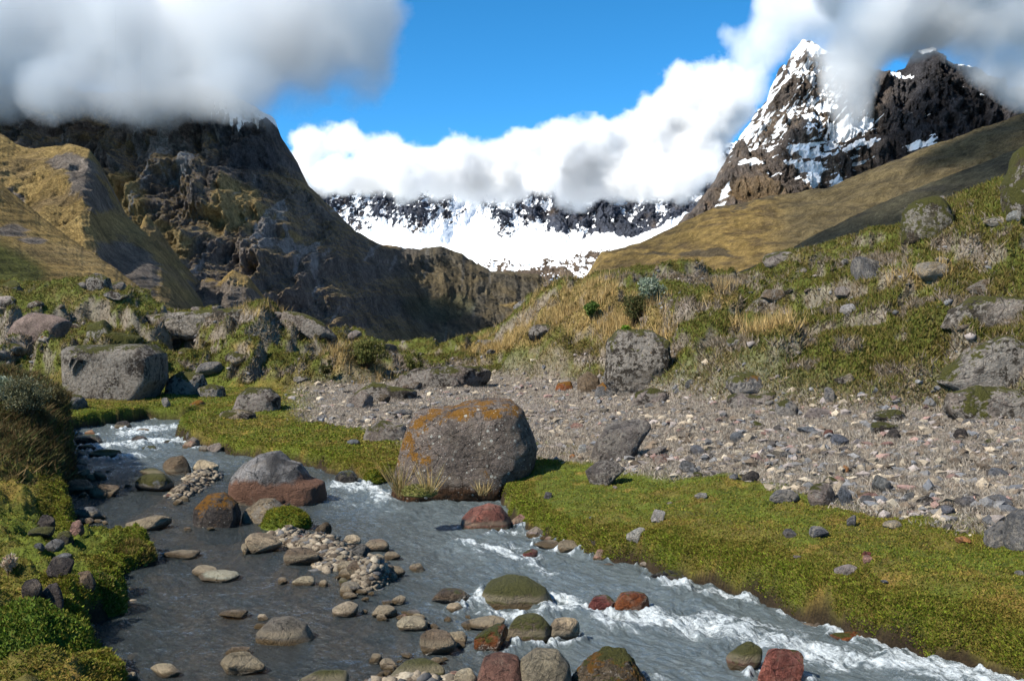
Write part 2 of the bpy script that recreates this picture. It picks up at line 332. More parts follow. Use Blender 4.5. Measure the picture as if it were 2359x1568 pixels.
# ------------------------------------------------------------------ near ground: one sheet from under the viewer to the horizon
WS = 0.012
def zw(y): return WS*np.maximum(0, np.asarray(y, float)-8)
def wy(v, off=0.0):                       # distance of a water-level point seen at row v
    k = (v-HV)/F; return (CH-off+8*WS)/(k+WS) if (CH-off)/k > 8 else (CH-off)/k
EDGE = [(290, 974), (340, 967), (400, 967), (440, 966), (462, 963), (480, 968), (455, 980), (412, 988), (418, 1018), (480, 1031), (540, 1048), (620, 1062), (700, 1076), (750, 1086), (800, 1097), (860, 1110), (888, 1112), (925, 1112), (1000, 1110), (1100, 1112), (1150, 1140),
        (1165, 1195), (1205, 1222), (1262, 1250), (1300, 1270), (1380, 1292), (1460, 1306), (1560, 1332), (1650, 1358), (1750, 1390), (1850, 1430), (1950, 1472), (2050, 1503), (2150, 1524), (2250, 1545), (2359, 1580), (2600, 1700), (3000, 1950),
        (3000, 3200), (1900, 2600), (1000, 2200), (620, 1900), (420, 1720), (330, 1620), (278, 1568), (240, 1535), (222, 1485), (205, 1440), (238, 1425), (280, 1400), (300, 1370), (274, 1342), (290, 1322), (335, 1306), (360, 1294), (352, 1268), (290, 1256), (215, 1262), (190, 1250),
        (168, 1210), (160, 1170), (150, 1130), (158, 1090), (172, 1050), (172, 1010), (176, 990), (230, 980)]
EP = np.array([(PX(u, wy(v)), wy(v)) for u, v in EDGE])
def stream_sd(x, y):                      # signed distance to the water's edge, negative in the water
    d = np.full(x.shape, 1e9); ins = np.zeros(x.shape, bool)
    n = len(EP)
    for i in range(n):
        ax, ay = EP[i]; bx, by = EP[(i+1) % n]; ex, ey = bx-ax, by-ay
        t = np.clip(((x-ax)*ex+(y-ay)*ey)/(ex*ex+ey*ey), 0, 1)
        d = np.minimum(d, (x-ax-t*ex)**2+(y-ay-t*ey)**2)
        c = ((ay > y) != (by > y)) & (x < (bx-ax)*(y-ay)/(by-ay+1e-12)+ax); ins ^= c
    d = np.sqrt(d); return np.where(ins, -d, d)
FOOTV = [(-900, 905), (0, 900), (170, 905), (450, 893), (700, 898), (900, 888), (1100, 872), (1300, 880), (1500, 905), (1560, 935), (1800, 950), (2000, 962), (2359, 955), (3260, 950)]
FOOTZ = [(-900, .7), (0, .6), (450, .55), (900, .7), (1100, .8), (1500, .85), (1800, .9), (2359, 1.0), (3260, 1.3)]
SKYV = [(-900, 640), (0, 655), (130, 652), (190, 650), (250, 660), (300, 672), (350, 700), (400, 716), (480, 716), (560, 712), (620, 708), (680, 728), (740, 758), (775, 785), (830, 790), (870, 793), (920, 800), (1000, 796), (1090, 775), (1110, 762), (1150, 758), (1180, 735), (1215, 708), (1240, 688), (1290, 655), (1370, 630), (1470, 622), (1580, 624), (1640, 632), (1700, 632), (1750, 606), (1870, 570), (1980, 548), (2078, 530), (2092, 492), (2170, 465), (2230, 438), (2290, 412), (2359, 400), (3260, 240)]
SKYY = [(-900, 46), (0, 42), (400, 39), (700, 36), (780, 38), (850, 50), (1000, 58), (1090, 52), (1180, 42), (1290, 40), (1400, 39), (1700, 37), (1900, 33), (2090, 28), (2359, 23), (3260, 20)]
MIDT = [(-900, .45), (150, .5), (400, .62), (700, .72), (800, .45), (1100, .5), (1300, .75), (1500, .8), (1700, .66), (2000, .58), (2359, .52), (3260, .5)]   # share of the climb done half way back
def ground_parts(U, Y):
    X = PX(U, Y); zF = curve(FOOTZ, U, 90); yF = (CH-zF)/((curve(FOOTV, U, 90)-HV)/F)
    yS = curve(SKYY, U, 60); vS = curve(SKYV, U) + 4*fbm2(U/28, U*0, 5, 91, .6); zS = CH+(HV-vS)/F*yS
    b0 = .13
    low = b0 + zw(np.minimum(Y, yF)) + (zF-b0-zw(yF))*np.clip(Y/yF, 0, 1)**1.6
    t = np.clip((Y-yF)/(yS-yF), 0, 1); m = curve(MIDT, U, 120)
    a = 4*m-1; c = (a)*t + (1-a)*t*t                     # quadratic through (0,0),(0.5,m),(1,1)
    vF = curve(FOOTV, U)
    # rises in view rows so that the climb keeps its outline, turned back into heights
    zh = zF + (zS-zF)*(t*.45 + .55*c)
    Z = np.where(Y < yF, low, zh)
    over = np.maximum(0, Y-yS); Z = Z - np.minimum(over*.45, 1.2+over*.02) - np.minimum(over*.15, 5)*(over > 0)
    hill = sstep(t, 0.0, .12)*(1-sstep(over, 4, 40))
    return X, Z, t, hill, yF, yS, over
def ground_z(U, Y, full=False):
    X, Z, t, hill, yF, yS, over = ground_parts(U, Y)
    fine = sstep(60-Y, 0, 15)
    crest = 1-.72*np.exp(-((Y-yS)/2.0)**2)
    w = fbm2(X/2.5, Y/2.5, 3, 201)
    hum = .55*fbm2(X/4.2+w*.7, Y/4.2, 3, 203) + .20*fbm2(X/1.7+w, Y/2.0, 3, 205, .5, True) + .07*fbm2(X/.45, Y/.45, 3, 207)
    terr = fbm2(X/3.1+9, Y/3.4, 4, 211, .6)
    hum += .30*sstep(terr, -.02, .16) - .12
    sd = np.full(X.shape, 50.0); near = (Y < 34)
    wob = .17*fbm2(X/.5, Y/.5, 4, 221) + .22*fbm2(X/1.4, Y/1.4, 2, 223)*sstep(Y, 10, 16)
    sd[near] = stream_sd(X[near], Y[near]) + wob[near]*.7
    lowm = (1-hill)
    Z = Z + hum*hill*crest*fine*(1.25+.9*sstep(900-U, 0, 150)) + lowm*fine*(1+2.0*sstep(-X-.28*Y, 0, .5)*(Y < 13))*(.09*fbm2(X/.9, Y/.9, 4, 225) + .035*fbm2(X/.35, Y/.35, 3, 228, .5, True) + .018*fbm2(X/.16, Y/.16, 3, 226) + .05*fbm2(X/2.5, Y/2.5, 2, 227))
    # left dark bank, near mounds
    def bump(u, v0, zt, rx, ry, p=2):
        y = (CH-zt)/((v0-HV)/F); x = PX(u, y); return x, y
    lump = lambda cx, cy, rx, ry, h, q=3: h*np.exp(-(np.abs((X-cx)/rx)**q+np.abs((Y-cy)/ry)**q))
    lb = lump(-6.9, 16.2, 1.75, 3.1, 1.05, 4)*(1+.35*fbm2(X/.8, Y/.8, 4, 231))
    lb += lump(-6.5, 11.6, 1.9, 1.3, .35)
    lb += lump(-3.55, 8.1, .85, .75, .16) + lump(-5.2, 7.6, 1.4, 1.0, .25)
    lb += lump(-6.9, 21.5, 1.2, 2.5, .25)
    Z = Z + lb
    rag = fbm2(X/.35, Y/.35, 3, 233)
    ww = .13+.09*rag; edge = np.clip(sstep(sd, -.03, ww)*.80 + sstep(sd, .05, .60)*.20, 0, 1)
    bed = zw(Y) - .05 - .20*sstep(-sd, 0, .5) + .05*fbm2(X/.35, Y/.35, 4, 235) + .03*fbm2(X/.1, Y/.1, 2, 237)
    for (u, v, ru, rv, h) in BARS:
        y0 = wy(v); bed = bed + (h+.27)*np.exp(-((X-PX(u, y0))/(ru/F*y0))**2 - ((Y-y0)/(rv*y0*y0/(F*CH)))**2)
    Z = np.where(near, bed*(1-edge) + np.maximum(Z, bed)*edge, Z)
    if full: return X, Z, sd, t, hill, lb, yF, yS, over
    return Z
BARS = [(720, 1265, 60, 16, -.06), (850, 1345, 45, 14, -.05), (875, 1385, 45, 12, -.06), (950, 1440, 55, 12, -.06), (1030, 1470, 50, 12, -.06), (590, 1245, 40, 12, -.07), (430, 1132, 60, 26, .05), (670, 1242, 60, 20, .03), (780, 1285, 90, 45, .04), (640, 1212, 60, 10, -.10), (880, 1330, 60, 30, .00), (960, 1590, 300, 40, .04), (620, 1190, 120, 35, -.16), (470, 1100, 60, 12, .03)]

ucols = np.concatenate([np.linspace(-900, -30, 70)[:-1], np.linspace(-30, 2390, 1080), np.linspace(2390, 3260, 70)[1:]])
yrings = np.concatenate([np.geomspace(1.2, 6.4, 40)[:-1], np.geomspace(6.4, 62, 860), np.geomspace(62, 9000, 40)[1:]])
GU, GY = np.meshgrid(ucols, yrings)
GX, GZ, GSD, GT, GHILL, GLB, GYF, GYS, GOV = ground_z(GU, GY, True)
GV = HV - F*(GZ-CH)/GY
GVM = np.minimum.accumulate(GV[40:], axis=0)        # nearest visible row for each column
def at(u, v):
    """point of the ground seen at (u, v)"""
    j = int(np.clip(np.searchsorted(ucols, u), 1, len(ucols)-1)); col = GVM[:, j]
    i = int(np.argmax(col <= v)) if (col <= v).any() else int(np.argmin(col))
    y = yrings[40+i]; return Vector((PX(u, y), y, GZ[40+i, j]))
def gz(x, y):
    u = x/y*F+CU; j = int(np.clip(np.searchsorted(ucols, u), 1, len(ucols)-1)); i = int(np.clip(np.searchsorted(yrings, y), 1, len(yrings)-1))
    return float(GZ[i, j])

# colours and cover
SLOPE = np.hypot(np.gradient(GZ, axis=0)/np.maximum(np.gradient(GY, axis=0), 1e-6), np.gradient(GZ, axis=1)/np.maximum(np.gradient(GX, axis=1), 1e-6))
n1 = fbm2(GX/3.0, GY/3.0, 5, 301, .6); n2 = fbm2(GX/.7, GY/.7, 5, 303, .6); n3 = fbm2(GX/.15, GY/.15, 3, 305)
MEADV = [(-900, 900), (470, 900), (560, 950), (700, 963), (830, 985), (930, 1010), (1200, 1035), (1380, 1062), (1500, 1092), (1700, 1112), (1900, 1165), (2100, 1205), (2359, 1235), (3260, 1400)]
vm = curve(MEADV, GU)
# thresholds live on the ground: distance at which that row meets the low ground
yM = (CH-.5)/np.maximum((vm-HV)/F, .02)
gravel = sstep(GY-yM, -.25, .5+.02*GY*0)*(1-GHILL)
gravel = gravel*sstep(GU, 640, 760)
gravel = np.clip(gravel + .9*n2*(gravel > .02)*sstep(1.0-np.abs(GY-yM)/3, 0, 1), 0, 1)
gravel *= (1-sstep(n1+.5*n2, .42, .55)*.7)
GREEN = np.array((.090, .110, .014)); OLIVE = np.array((.120, .100, .022)); DRY = np.array((.24, .165, .065)); STONE = np.array((.19, .16, .135)); SOIL = np.array((.030, .020, .010)); RCK = np.array((.21, .175, .145))
col = lerp3(lerp3(GREEN, OLIVE, sstep(n1+.6*n2, -.15, .25)), np.array((.22, .14, .035)), sstep(fbm2(GX/.5+7, GY/.5, 5, 311, .65)+.3*n1, .12, .38)*.75)
hillc = lerp3(np.array((.080, .090, .016)), np.array((.125, .098, .032)), sstep(n1*.9+n2*.8, -.05, .4))
dryb = sum(blob(GU, GV, *b) for b in [(1300, 720, 110, 60), (1390, 690, 60, 60), (1660, 690, 60, 30), (1450, 780, 60, 60), (1190, 780, 50, 30), (600, 720, 70, 14), (840, 860, 70, 40), (780, 830, 40, 30), (1700, 560, 60, 15), (1780, 760, 100, 20), (2100, 640, 100, 30), (1500, 750, 60, 60), (560, 800, 40, 15), (1100, 800, 60, 20)])
hillc = lerp3(hillc, DRY, np.clip(sstep(dryb+.6*n2, .35, .8), 0, 1)*.85)
rockb = sum(blob(GU, GV, *b) for b in [(1500, 640, 200, 16), (1700, 660, 120, 22), (1800, 720, 120, 14), (1600, 700, 160, 20), (1500, 820, 60, 30), (1950, 800, 160, 18), (1750, 790, 90, 12), (2100, 860, 90, 14), (1350, 830, 60, 14), (480, 735, 150, 18), (680, 745, 70, 16), (90, 740, 110, 22), (2250, 700, 130, 18), (2280, 740, 100, 16), (2000, 600, 140, 22), (2300, 860, 120, 60), (440, 840, 90, 12), (600, 860, 60, 14), (1000, 850, 120, 26), (1840, 850, 110, 18), (1640, 800, 80, 14), (900, 820, 60, 20), (2180, 560, 60, 20), (2000, 720, 60, 16), (560, 870, 90, 12), (30, 790, 60, 30)])
rockm = np.clip(sstep(rockb*.75+n2*1.1+n1*.4, .50, .70)+sstep(SLOPE+n2*.6, 1.5, 2.3)*.75, 0, 1)*GHILL
hillc = lerp3(hillc, RCK, rockm)
col = lerp3(col, hillc, GHILL)
col = lerp3(col, STONE, gravel)
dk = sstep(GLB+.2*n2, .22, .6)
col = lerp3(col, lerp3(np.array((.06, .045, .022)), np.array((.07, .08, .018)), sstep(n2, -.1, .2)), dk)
edgem = (1-sstep(GSD+.06*n2, .035, .07))*(GY < 34)
wet = (GSD < -.02) & (GY < 34)
col = lerp3(col, SOIL, edgem)
bedc = lerp3(np.array((.17, .125, .075)), np.array((.075, .055, .035)), sstep(n3+n2, -.2, .3))
bh = sstep(GZ-zw(GY), -.03, .02)
bedc = lerp3(bedc, np.array((.27, .23, .17)), bh)
col = np.where(wet[..., None], bedc, col)
stony = np.clip(gravel*1.0 + rockm*.6 + wet*1.0, 0, 1)
ground_me = raw_mesh('ground', np.stack([GX, GY, GZ], -1).reshape(-1, 3), grid_faces(*GX.shape), col.reshape(-1, 3), True, {'stony': stony.ravel()})
ground = tag(link_mesh('ground', ground_me, mat_ground()), 'valley floor of turf, stony flat and hummocky grass slopes', None, None, 'structure')

# ------------------------------------------------------------------ stone materials (object colour gives each stone its own tint)
def mat_stone(name, lichen=0.0, orange=0.0, wetline=False, moss=0.0, bands=None, fine=9.0, dark=None, rough=.85, crust=0.0, wet=False):
    k = N(name); oi = k.n('ShaderNodeObjectInfo'); tc = k.n('ShaderNodeTexCoord'); p = k.pos()
    base = oi.outputs['Color']
    n1 = k.noise(p, fine*.45, 5, .6); n2 = k.noise(p, fine*3.2, 6, .7); n3 = k.noise(p, fine*12, 4, .7)
    f = k.math('MULTIPLY', k.ramp(n1, .3, .7, .62, 1.35), k.math('MULTIPLY', k.ramp(n2, .3, .7, .58, 1.42), k.ramp(n3, .25, .75, .6, 1.4)))
    c = k.scalec(base, f)
    ck = k.voro(k.mapping(p, (1, 1, 1.6)), fine*.55, 'Distance', 'DISTANCE_TO_EDGE'); ck = k.ramp(k.math('ADD', ck, k.math('MULTIPLY', n2, .12)), .055, .085, .45, 1)
    c = k.scalec(c, ck)
    c = k.mix(k.ramp(k.noise(p, fine*.8, 6, .7, .6), .5, .62, 0, .45), c, k.scalec(k.mix(.5, base, (.30, .24, .18)), 1.15))
    if dark: c = k.mix(k.ramp(k.noise(p, fine*.22, 4, .6, .5), .48, .56), c, dark)
    if bands: c = bands(k, c, p)
    nz = k.n('ShaderNodeSeparateXYZ'); g = k.n('ShaderNodeNewGeometry'); k.l(g.outputs['Normal'], nz.inputs[0])
    if crust:     # pale crusty lichen cover
        cr = k.ramp(k.math('ADD', k.noise(p, fine*2.6, 7, .75), k.math('MULTIPLY', k.noise(p, fine*.5, 3, .5), .5)), .775-crust*.05, .82-crust*.03)
        c = k.mix(k.math('MULTIPLY', cr, .75), c, (.36, .32, .275))
    if lichen:
        v = k.voro(p, fine*1.6); v2 = k.voro(p, fine*4.5)
        l = k.math('MAXIMUM', k.math('LESS_THAN', k.math('ADD', v, k.math('MULTIPLY', n2, .22)), .10+.16*lichen), k.math('LESS_THAN', k.math('ADD', v2, k.math('MULTIPLY', n3, .25)), .16+.10*lichen))
        l = k.math('MULTIPLY', l, k.ramp(n1, .46-.1*lichen, .56-.06*lichen)); c = k.mix(k.math('MULTIPLY', l, .9), c, (.48, .46, .40))
    if orange:
        o = k.ramp(k.math('ADD', k.math('ADD', k.noise(p, fine*.35, 9, .78), k.math('MULTIPLY', n2, .30)), k.math('MULTIPLY', nz.outputs[2], .16)), .86-orange*.20, .92-orange*.20)
        c = k.mix(o, c, k.mix(n2, (.15, .06, .010), (.27, .13, .018)))
    if moss:
        o = k.ramp(k.math('ADD', k.math('ADD', k.noise(p, fine*.4, 5, .65), k.math('MULTIPLY', n2, .25)), k.math('MULTIPLY', nz.outputs[2], .25)), .84-moss*.25, .92-moss*.25)
        c = k.mix(o, c, k.mix(n2, (.045, .045, .012), (.11, .105, .022)))
    if wetline:   # dry top, pale drying line, then brown algae down to the water
        xyz = k.n('ShaderNodeSeparateXYZ'); k.l(p, xyz.inputs[0])
        lev = k.math('MULTIPLY', k.math('MAXIMUM', k.math('SUBTRACT', xyz.outputs[1], 8.0), 0.0), 0.012)
        h = k.math('ADD', k.math('SUBTRACT', xyz.outputs[2], lev), k.math('MULTIPLY', k.math('SUBTRACT', n1, .5), .06))
        pale = k.math('MULTIPLY', k.ramp(h, .04, .055), k.ramp(h, .075, .11, 1, 0))
        c = k.mix(k.math('MULTIPLY', pale, .55), c, (.34, .28, .19))
        al = k.ramp(h, .022, .048, 1, 0)
        c = k.mix(al, c, k.mix(n2, (.075, .050, .024), (.17, .12, .062)))
        r = k.ramp(h, .0, .05, .18, rough); k.l(r, k.b.inputs['Roughness'])
    k.l(c, k.b.inputs['Base Color']); k.b.inputs['Specular IOR Level'].default_value = .35 if (wetline or wet) else .2
    if not wetline: k.b.inputs['Roughness'].default_value = .22 if wet else rough
    k.bump(k.math('ADD', k.math('ADD', n2, k.math('MULTIPLY', ck, .35)), k.math('MULTIPLY', n3, .45)), 1.0, .09 if not crust else .16)
    return k.m
def bands_boulder(k, c, p):        # red brown root and algae skirt along the waterline
    xyz = k.n('ShaderNodeSeparateXYZ'); k.l(p, xyz.inputs[0]); st = k.noise(k.mapping(p, (14, 14, 1.5)), 1.6, 4, .6)
    h = k.math('ADD', xyz.outputs[2], k.math('MULTIPLY', k.math('SUBTRACT', st, .5), .35))
    tc = k.n('ShaderNodeTexCoord'); o = k.n('ShaderNodeSeparateXYZ'); k.l(tc.outputs['Object'], o.inputs[0]); nn = k.noise(p, 4.2, 9, .8); lf = k.ramp(o.outputs[0], -.62, -.10, 1, 0); tp = k.ramp(o.outputs[2], .95, 1.12)
    om = k.ramp(k.math('ADD', nn, k.math('MULTIPLY', k.math('MAXIMUM', k.math('MULTIPLY', lf, k.ramp(o.outputs[2], .25, .6)), tp), .125)), .61, .66)
    c = k.mix(om, c, k.mix(k.noise(p, 30, 4, .7), (.14, .055, .010), (.30, .15, .02)))
    return k.mix(k.ramp(h, .20, .30, 1, 0), c, k.mix(k.ramp(st, .35, .65), (.030, .016, .008), (.11, .05, .02)))
def bands_red(k, c, p):            # rusty lower half
    xyz = k.n('ShaderNodeSeparateXYZ'); k.l(p, xyz.inputs[0]); st = k.noise(p, 2.2, 4, .6)
    h = k.math('ADD', xyz.outputs[2], k.math('MULTIPLY', k.math('SUBTRACT', st, .5), .5))
    c = k.mix(k.ramp(h, .30, .38, 1, 0), c, k.mix(st, (.20, .10, .065), (.13, .075, .05)))
    return k.mix(k.ramp(h, .06, .12, 1, 0), c, (.30, .24, .17))
MS = {'plain': mat_stone('stone', lichen=.15), 'wet': mat_stone('stone_waterline', wetline=True), 'lichen': mat_stone('stone_lichen', lichen=.7, crust=.6),
      'crust': mat_stone('stone_crusted', lichen=.4, crust=1.0, moss=.25, dark=(.045, .035, .028), fine=6), 'orange': mat_stone('stone_orange_lichen', lichen=.6, orange=.72),
      'mossy': mat_stone('stone_mossy', moss=1.0, orange=.3, wetline=True), 'boulder': mat_stone('boulder_lichen', lichen=1.1, bands=bands_boulder, fine=5.5),
      'redfoot': mat_stone('boulder_red_foot', lichen=.15, bands=bands_red, fine=5, dark=(.075, .07, .068)), 'glossy': mat_stone('stone_wet', wet=True, moss=.15),
      'granite': mat_stone('stone_granite', lichen=.2, wetline=True, fine=10), 'black': mat_stone('stone_black_patch', wetline=True, dark=(.012, .011, .010), fine=5),
      'root': mat_stone('root_clump', moss=.4, orange=.9, crust=.4, fine=7), 'knob': mat_stone('mossy_knob', lichen=.3, crust=.5, moss=1.15, dark=(.06, .045, .03), fine=4), 'hill': mat_stone('hill_rock', lichen=.5, crust=.9, moss=.35, orange=.1, dark=(.05, .04, .03), fine=3.2)}

# ------------------------------------------------------------------ stone shapes
_ICO = {}
def ico(sub):
    if sub not in _ICO:
        bm = bmesh.new(); bmesh.ops.create_icosphere(bm, subdivisions=sub, radius=1)
        _ICO[sub] = (np.array([v.co[:] for v in bm.verts]), np.array([[v.index for v in f.verts] for f in bm.faces])); bm.free()
    return _ICO[sub][0].copy(), _ICO[sub][1]
def shape_stone(seed, sub=4, sharp=.5, rough=.06, cuts=9, flat=.25):
    r = np.random.RandomState(seed); d, f = ico(sub); p = d.copy()
    p *= (1 + .28*fbm3(d[:, 0]*.9+seed, d[:, 1]*.9, d[:, 2]*.9, 2, seed))[:, None]
    for i in range(cuts):                                   # broken faces
        n = r.normal(size=3); n /= np.linalg.norm(n); h = r.uniform(.55, .92)
        e = p@n - h; p -= np.outer(np.where(e > 0, e*sharp*1.0, 0), n)
    p += d*(rough*fbm3(d[:, 0]*3+seed, d[:, 1]*3, d[:, 2]*3, 5, seed+3, .6))[:, None]
    p -= (p.max(0)+p.min(0))/2; p /= (p.max(0)-p.min(0))/2
    return p, f
def shape_outline(pts, seed, depth=.8, boxy=.6, rough=.03, sub=5, cuts=7):
    """boulder whose front outline follows pts (in metres, x right, z up), with real thickness"""
    P_ = np.array(pts, float); c = (P_.max(0)+P_.min(0))/2; Q = P_-c; r = np.random.RandomState(seed)
    d, f = ico(sub)
    th = np.arctan2(d[:, 2], d[:, 0]); tt = np.linspace(-math.pi, math.pi, 361); R = np.zeros(361)
    for i, a in enumerate(tt):
        ca, sa = math.cos(a), math.sin(a); best = 0
        for j in range(len(Q)):
            x1, z1 = Q[j]; x2, z2 = Q[(j+1) % len(Q)]; ex, ez = x2-x1, z2-z1; den = ca*ez-sa*ex
            if abs(den) < 1e-9: continue
            t = (x1*ez-z1*ex)/den; s = (x1*sa-z1*ca)/den
            if t > 0 and -1e-6 <= s <= 1+1e-6: best = max(best, t)
        R[i] = best
    k = np.array([.02, .15, .66, .15, .02]); R = np.convolve(np.r_[R[-3:-1], R, R[1:3]], k, 'valid')
    rad = np.interp(th, tt, R); rho = np.sqrt(np.clip(1-d[:, 1]**2, 0, 1))**boxy
    size = float(np.mean(R)); p = np.stack([rad*rho*np.cos(th), np.sign(d[:, 1])*np.abs(d[:, 1])**.8*depth*size, rad*rho*np.sin(th)], 1)
    for i in range(cuts):
        n = r.normal(size=3); n[1] = -abs(n[1])*1.6; n /= np.linalg.norm(n); h = r.uniform(.72, .9)*size
        e = p@n - h; p -= np.outer(np.where(e > 0, e*.45, 0), n)
    s = size; dn = d
    p += dn*(s*rough*(2.2*fbm3(p[:, 0]/s*2+seed, p[:, 1]/s*2, p[:, 2]/s*2, 5, seed, .58) + .6*fbm3(p[:, 0]/s*9, p[:, 1]/s*9, p[:, 2]/s*9, 3, seed+9, .6, True)))[:, None]
    return p + np.array([c[0], 0, c[1]]), f
PROTO = {}
def proto(kind, i):
    if (kind, i) not in PROTO:
        a = {'round': dict(sharp=.6, rough=.09, cuts=10), 'angular': dict(sharp=1.0, rough=.10, cuts=16), 'slab': dict(sharp=.9, rough=.09, cuts=11), 'knobbly': dict(sharp=.4, rough=.30, cuts=5)}[kind]
        p, f = shape_stone(100+i*7+len(kind), 4, **a); PROTO[(kind, i)] = raw_mesh('stone', p, f)
    return PROTO[(kind, i)]
COLS = {'beige': (.43, .35, .235), 'tan': (.33, .255, .165), 'brown': (.15, .105, .065), 'dark': (.060, .050, .045), 'grey': (.150, .145, .145), 'blue': (.125, .130, .145), 'pale': (.42, .40, .37), 'red': (.235, .085, .060), 'rose': (.27, .15, .12), 'pink': (.27, .22, .195), 'orange': (.38, .17, .06), 'rust': (.24, .075, .022), 'black': (.030, .026, .024), 'greenish': (.34, .35, .27), 'maroon': (.14, .045, .035)}
RNG = random.Random(11)
mats_cache = {}
def stone(name, label, cat, u, v, w, h, col, mat='plain', kind='round', group=None, depth=.8, sink=.22, tilt=0.0, roll=None, water=False, big=False, i=None, ov=None):
    """w, h: width and visible height in the 2359 px view; the stone stands where the ground is seen at (u, v)"""
    b = Vector((PX(u, wy(v)), wy(v), float(zw(wy(v))))) if water else at(u, v)
    y = b.y; W_ = w/F*y; H_ = h/F*y; D_ = W_*depth
    y2 = y + D_*.42; x2 = b.x*(y2/y)
    vis = H_*(1+sink)
    i = RNG.randrange(6) if i is None else i
    me = proto(kind, i)
    if mat not in ('',):
        key = (me.name, mat)
        if key not in mats_cache:
            m2 = me.copy(); m2.materials.clear(); m2.materials.append(MS[mat]); mats_cache[key] = m2
        me = mats_cache[key]
    o = bpy.data.objects.new(name, me); S.collection.objects.link(o)
    o.scale = (W_/2, D_/2, vis/2*1.04); o.location = (x2, y2, b.z - H_*sink + vis/2)
    o.rotation_euler = (0, tilt, RNG.uniform(-.35, .35) if roll is None else roll)
    c = COLS[col]; j = RNG.uniform(.85, 1.15); o.color = (c[0]*j*RNG.uniform(.96, 1.04), c[1]*j, c[2]*j*RNG.uniform(.94, 1.06), 1)
    tag(o, label, cat, group); return o
def outlined(name, label, cat, pts, vb, col, mat, seed, depth=.8, boxy=.6, rough=.03, water=False, sub=6, cuts=7, back=.35, below=.15):
    us = [q[0] for q in pts]; uc = (min(us)+max(us))/2
    b = Vector((PX(uc, wy(vb)), wy(vb), float(zw(wy(vb))))) if water else at(uc, vb)
    y = b.y; w = (max(us)-min(us))/F*y; y2 = y + w*depth*.5*back*2*.5
    loc = Vector((PX(uc, y2), y2, PZ(vb, y2)))
    pp = [((u-uc)/F*y2, (vb-v)/F*y2 - (below if v > vb-6 else 0)) for u, v in pts]
    p, f = shape_outline(pp, seed, depth, boxy, rough, sub, cuts)
    o = link_mesh(name, raw_mesh(name, p, f), MS[mat]); o.location = loc
    c = COLS[col] if isinstance(col, str) else col; o.color = (*c, 1); tag(o, label, cat); return o

# --- the boulders with an outline of their own
big = outlined('boulder', 'largest dark brown boulder with orange lichen crown standing at the stream bank', 'boulder',
    [(900, 1158), (912, 1085), (926, 1035), (940, 985), (962, 948), (1000, 940), (1045, 936), (1080, 922), (1125, 916), (1175, 920), (1203, 945), (1220, 985), (1236, 1030), (1228, 1075), (1200, 1115), (1165, 1158)], 1158, (.15, .118, .098), 'boulder', 21, .75, .50, .030, True, 6, 4, back=1.0, below=.12)
mid = outlined('boulder', 'broad grey boulder with rusty red foot and orange lichen patch in mid stream', 'boulder',
    [(498, 1172), (505, 1118), (545, 1080), (596, 1048), (640, 1040), (664, 1062), (690, 1068), (712, 1100), (745, 1112), (760, 1172)], 1170, (.20, .19, .185), 'redfoot', 33, .8, .55, .03, True, 6, 9, back=1.0)
blk = outlined('boulder', 'huge block shaped boulder with flat top left of the stream head', 'boulder',
    [(165, 924), (161, 803), (175, 796), (345, 793), (372, 815), (376, 875), (352, 915), (300, 926), (250, 924)], 922, (.24, .205, .17), 'crust', 41, .9, .18, .022, False, 6, 0, back=1.0, below=.3)
outlined('boulder', 'dark mossy boulder with orange lichen just below the broad grey boulder', 'boulder', [(447, 1215), (450, 1170), (480, 1140), (515, 1135), (545, 1160), (552, 1190), (540, 1215)], 1215, 'dark', 'orange', 52, .8, .6, .05, True, 5, back=1.0)
outlined('boulder', 'rough beige boulder leaning beside the green moss mound in the stream', 'boulder', [(548, 1208), (560, 1180), (600, 1150), (632, 1148), (655, 1170), (640, 1208)], 1206, 'tan', 'lichen', 57, .8, .7, .05, True, 5, back=1.0)
outlined('boulder', 'smooth rusty red boulder at the water edge below the largest boulder', 'boulder', [(1057, 1226), (1062, 1195), (1085, 1172), (1125, 1160), (1155, 1166), (1178, 1195), (1178, 1226)], 1224, 'red', 'wet', 61, .85, .75, .02, True, 5, back=1.0)
outlined('boulder', 'large round dark brown boulder sunk in the rapids', 'boulder', [(1112, 1412), (1110, 1370), (1128, 1335), (1165, 1322), (1215, 1330), (1258, 1356), (1274, 1385), (1268, 1410)], 1404, (.070, .050, .026), 'mossy', 65, .85, .85, .012, True, 5, 3, back=1.0)
outlined('boulder', 'rounded grey brown boulder with pale drying line and green moss spot', 'boulder', [(584, 1490), (592, 1455), (625, 1424), (670, 1420), (705, 1440), (724, 1470), (722, 1488)], 1486, (.13, .112, .088), 'wet', 68, .85, .85, .012, True, 5, 2, back=1.0)
outlined('boulder', 'ribbed pinkish slab leaning on the stony flat with orange lichen tip', 'slab', [(1350, 1065), (1368, 1030), (1400, 975), (1440, 962), (1490, 960), (1500, 985), (1470, 1030), (1440, 1075)], 1062, (.17, .145, .13), 'lichen', 71, .5, .5, .05, False, 5, back=1.0)
outlined('boulder', 'dark pointed rock half sunk in turf below the leaning ribbed slab', 'boulder', [(1348, 1085), (1380, 1058), (1420, 1062), (1440, 1080), (1410, 1110), (1385, 1128), (1360, 1115)], 1122, (.12, .10, .09), 'lichen', 73, .6, .6, .03, False, 5, back=1.0)
outlined('rock_outcrop', 'upright rock outcrop tufted with dry grass standing out of the hill foot', 'rock outcrop', [(1395, 880), (1400, 790), (1425, 760), (1500, 765), (1540, 790), (1545, 850), (1550, 905), (1500, 925), (1430, 915)], 905, (.20, .17, .14), 'hill', 77, .8, .5, .07, False, 6, 5, back=1.0)
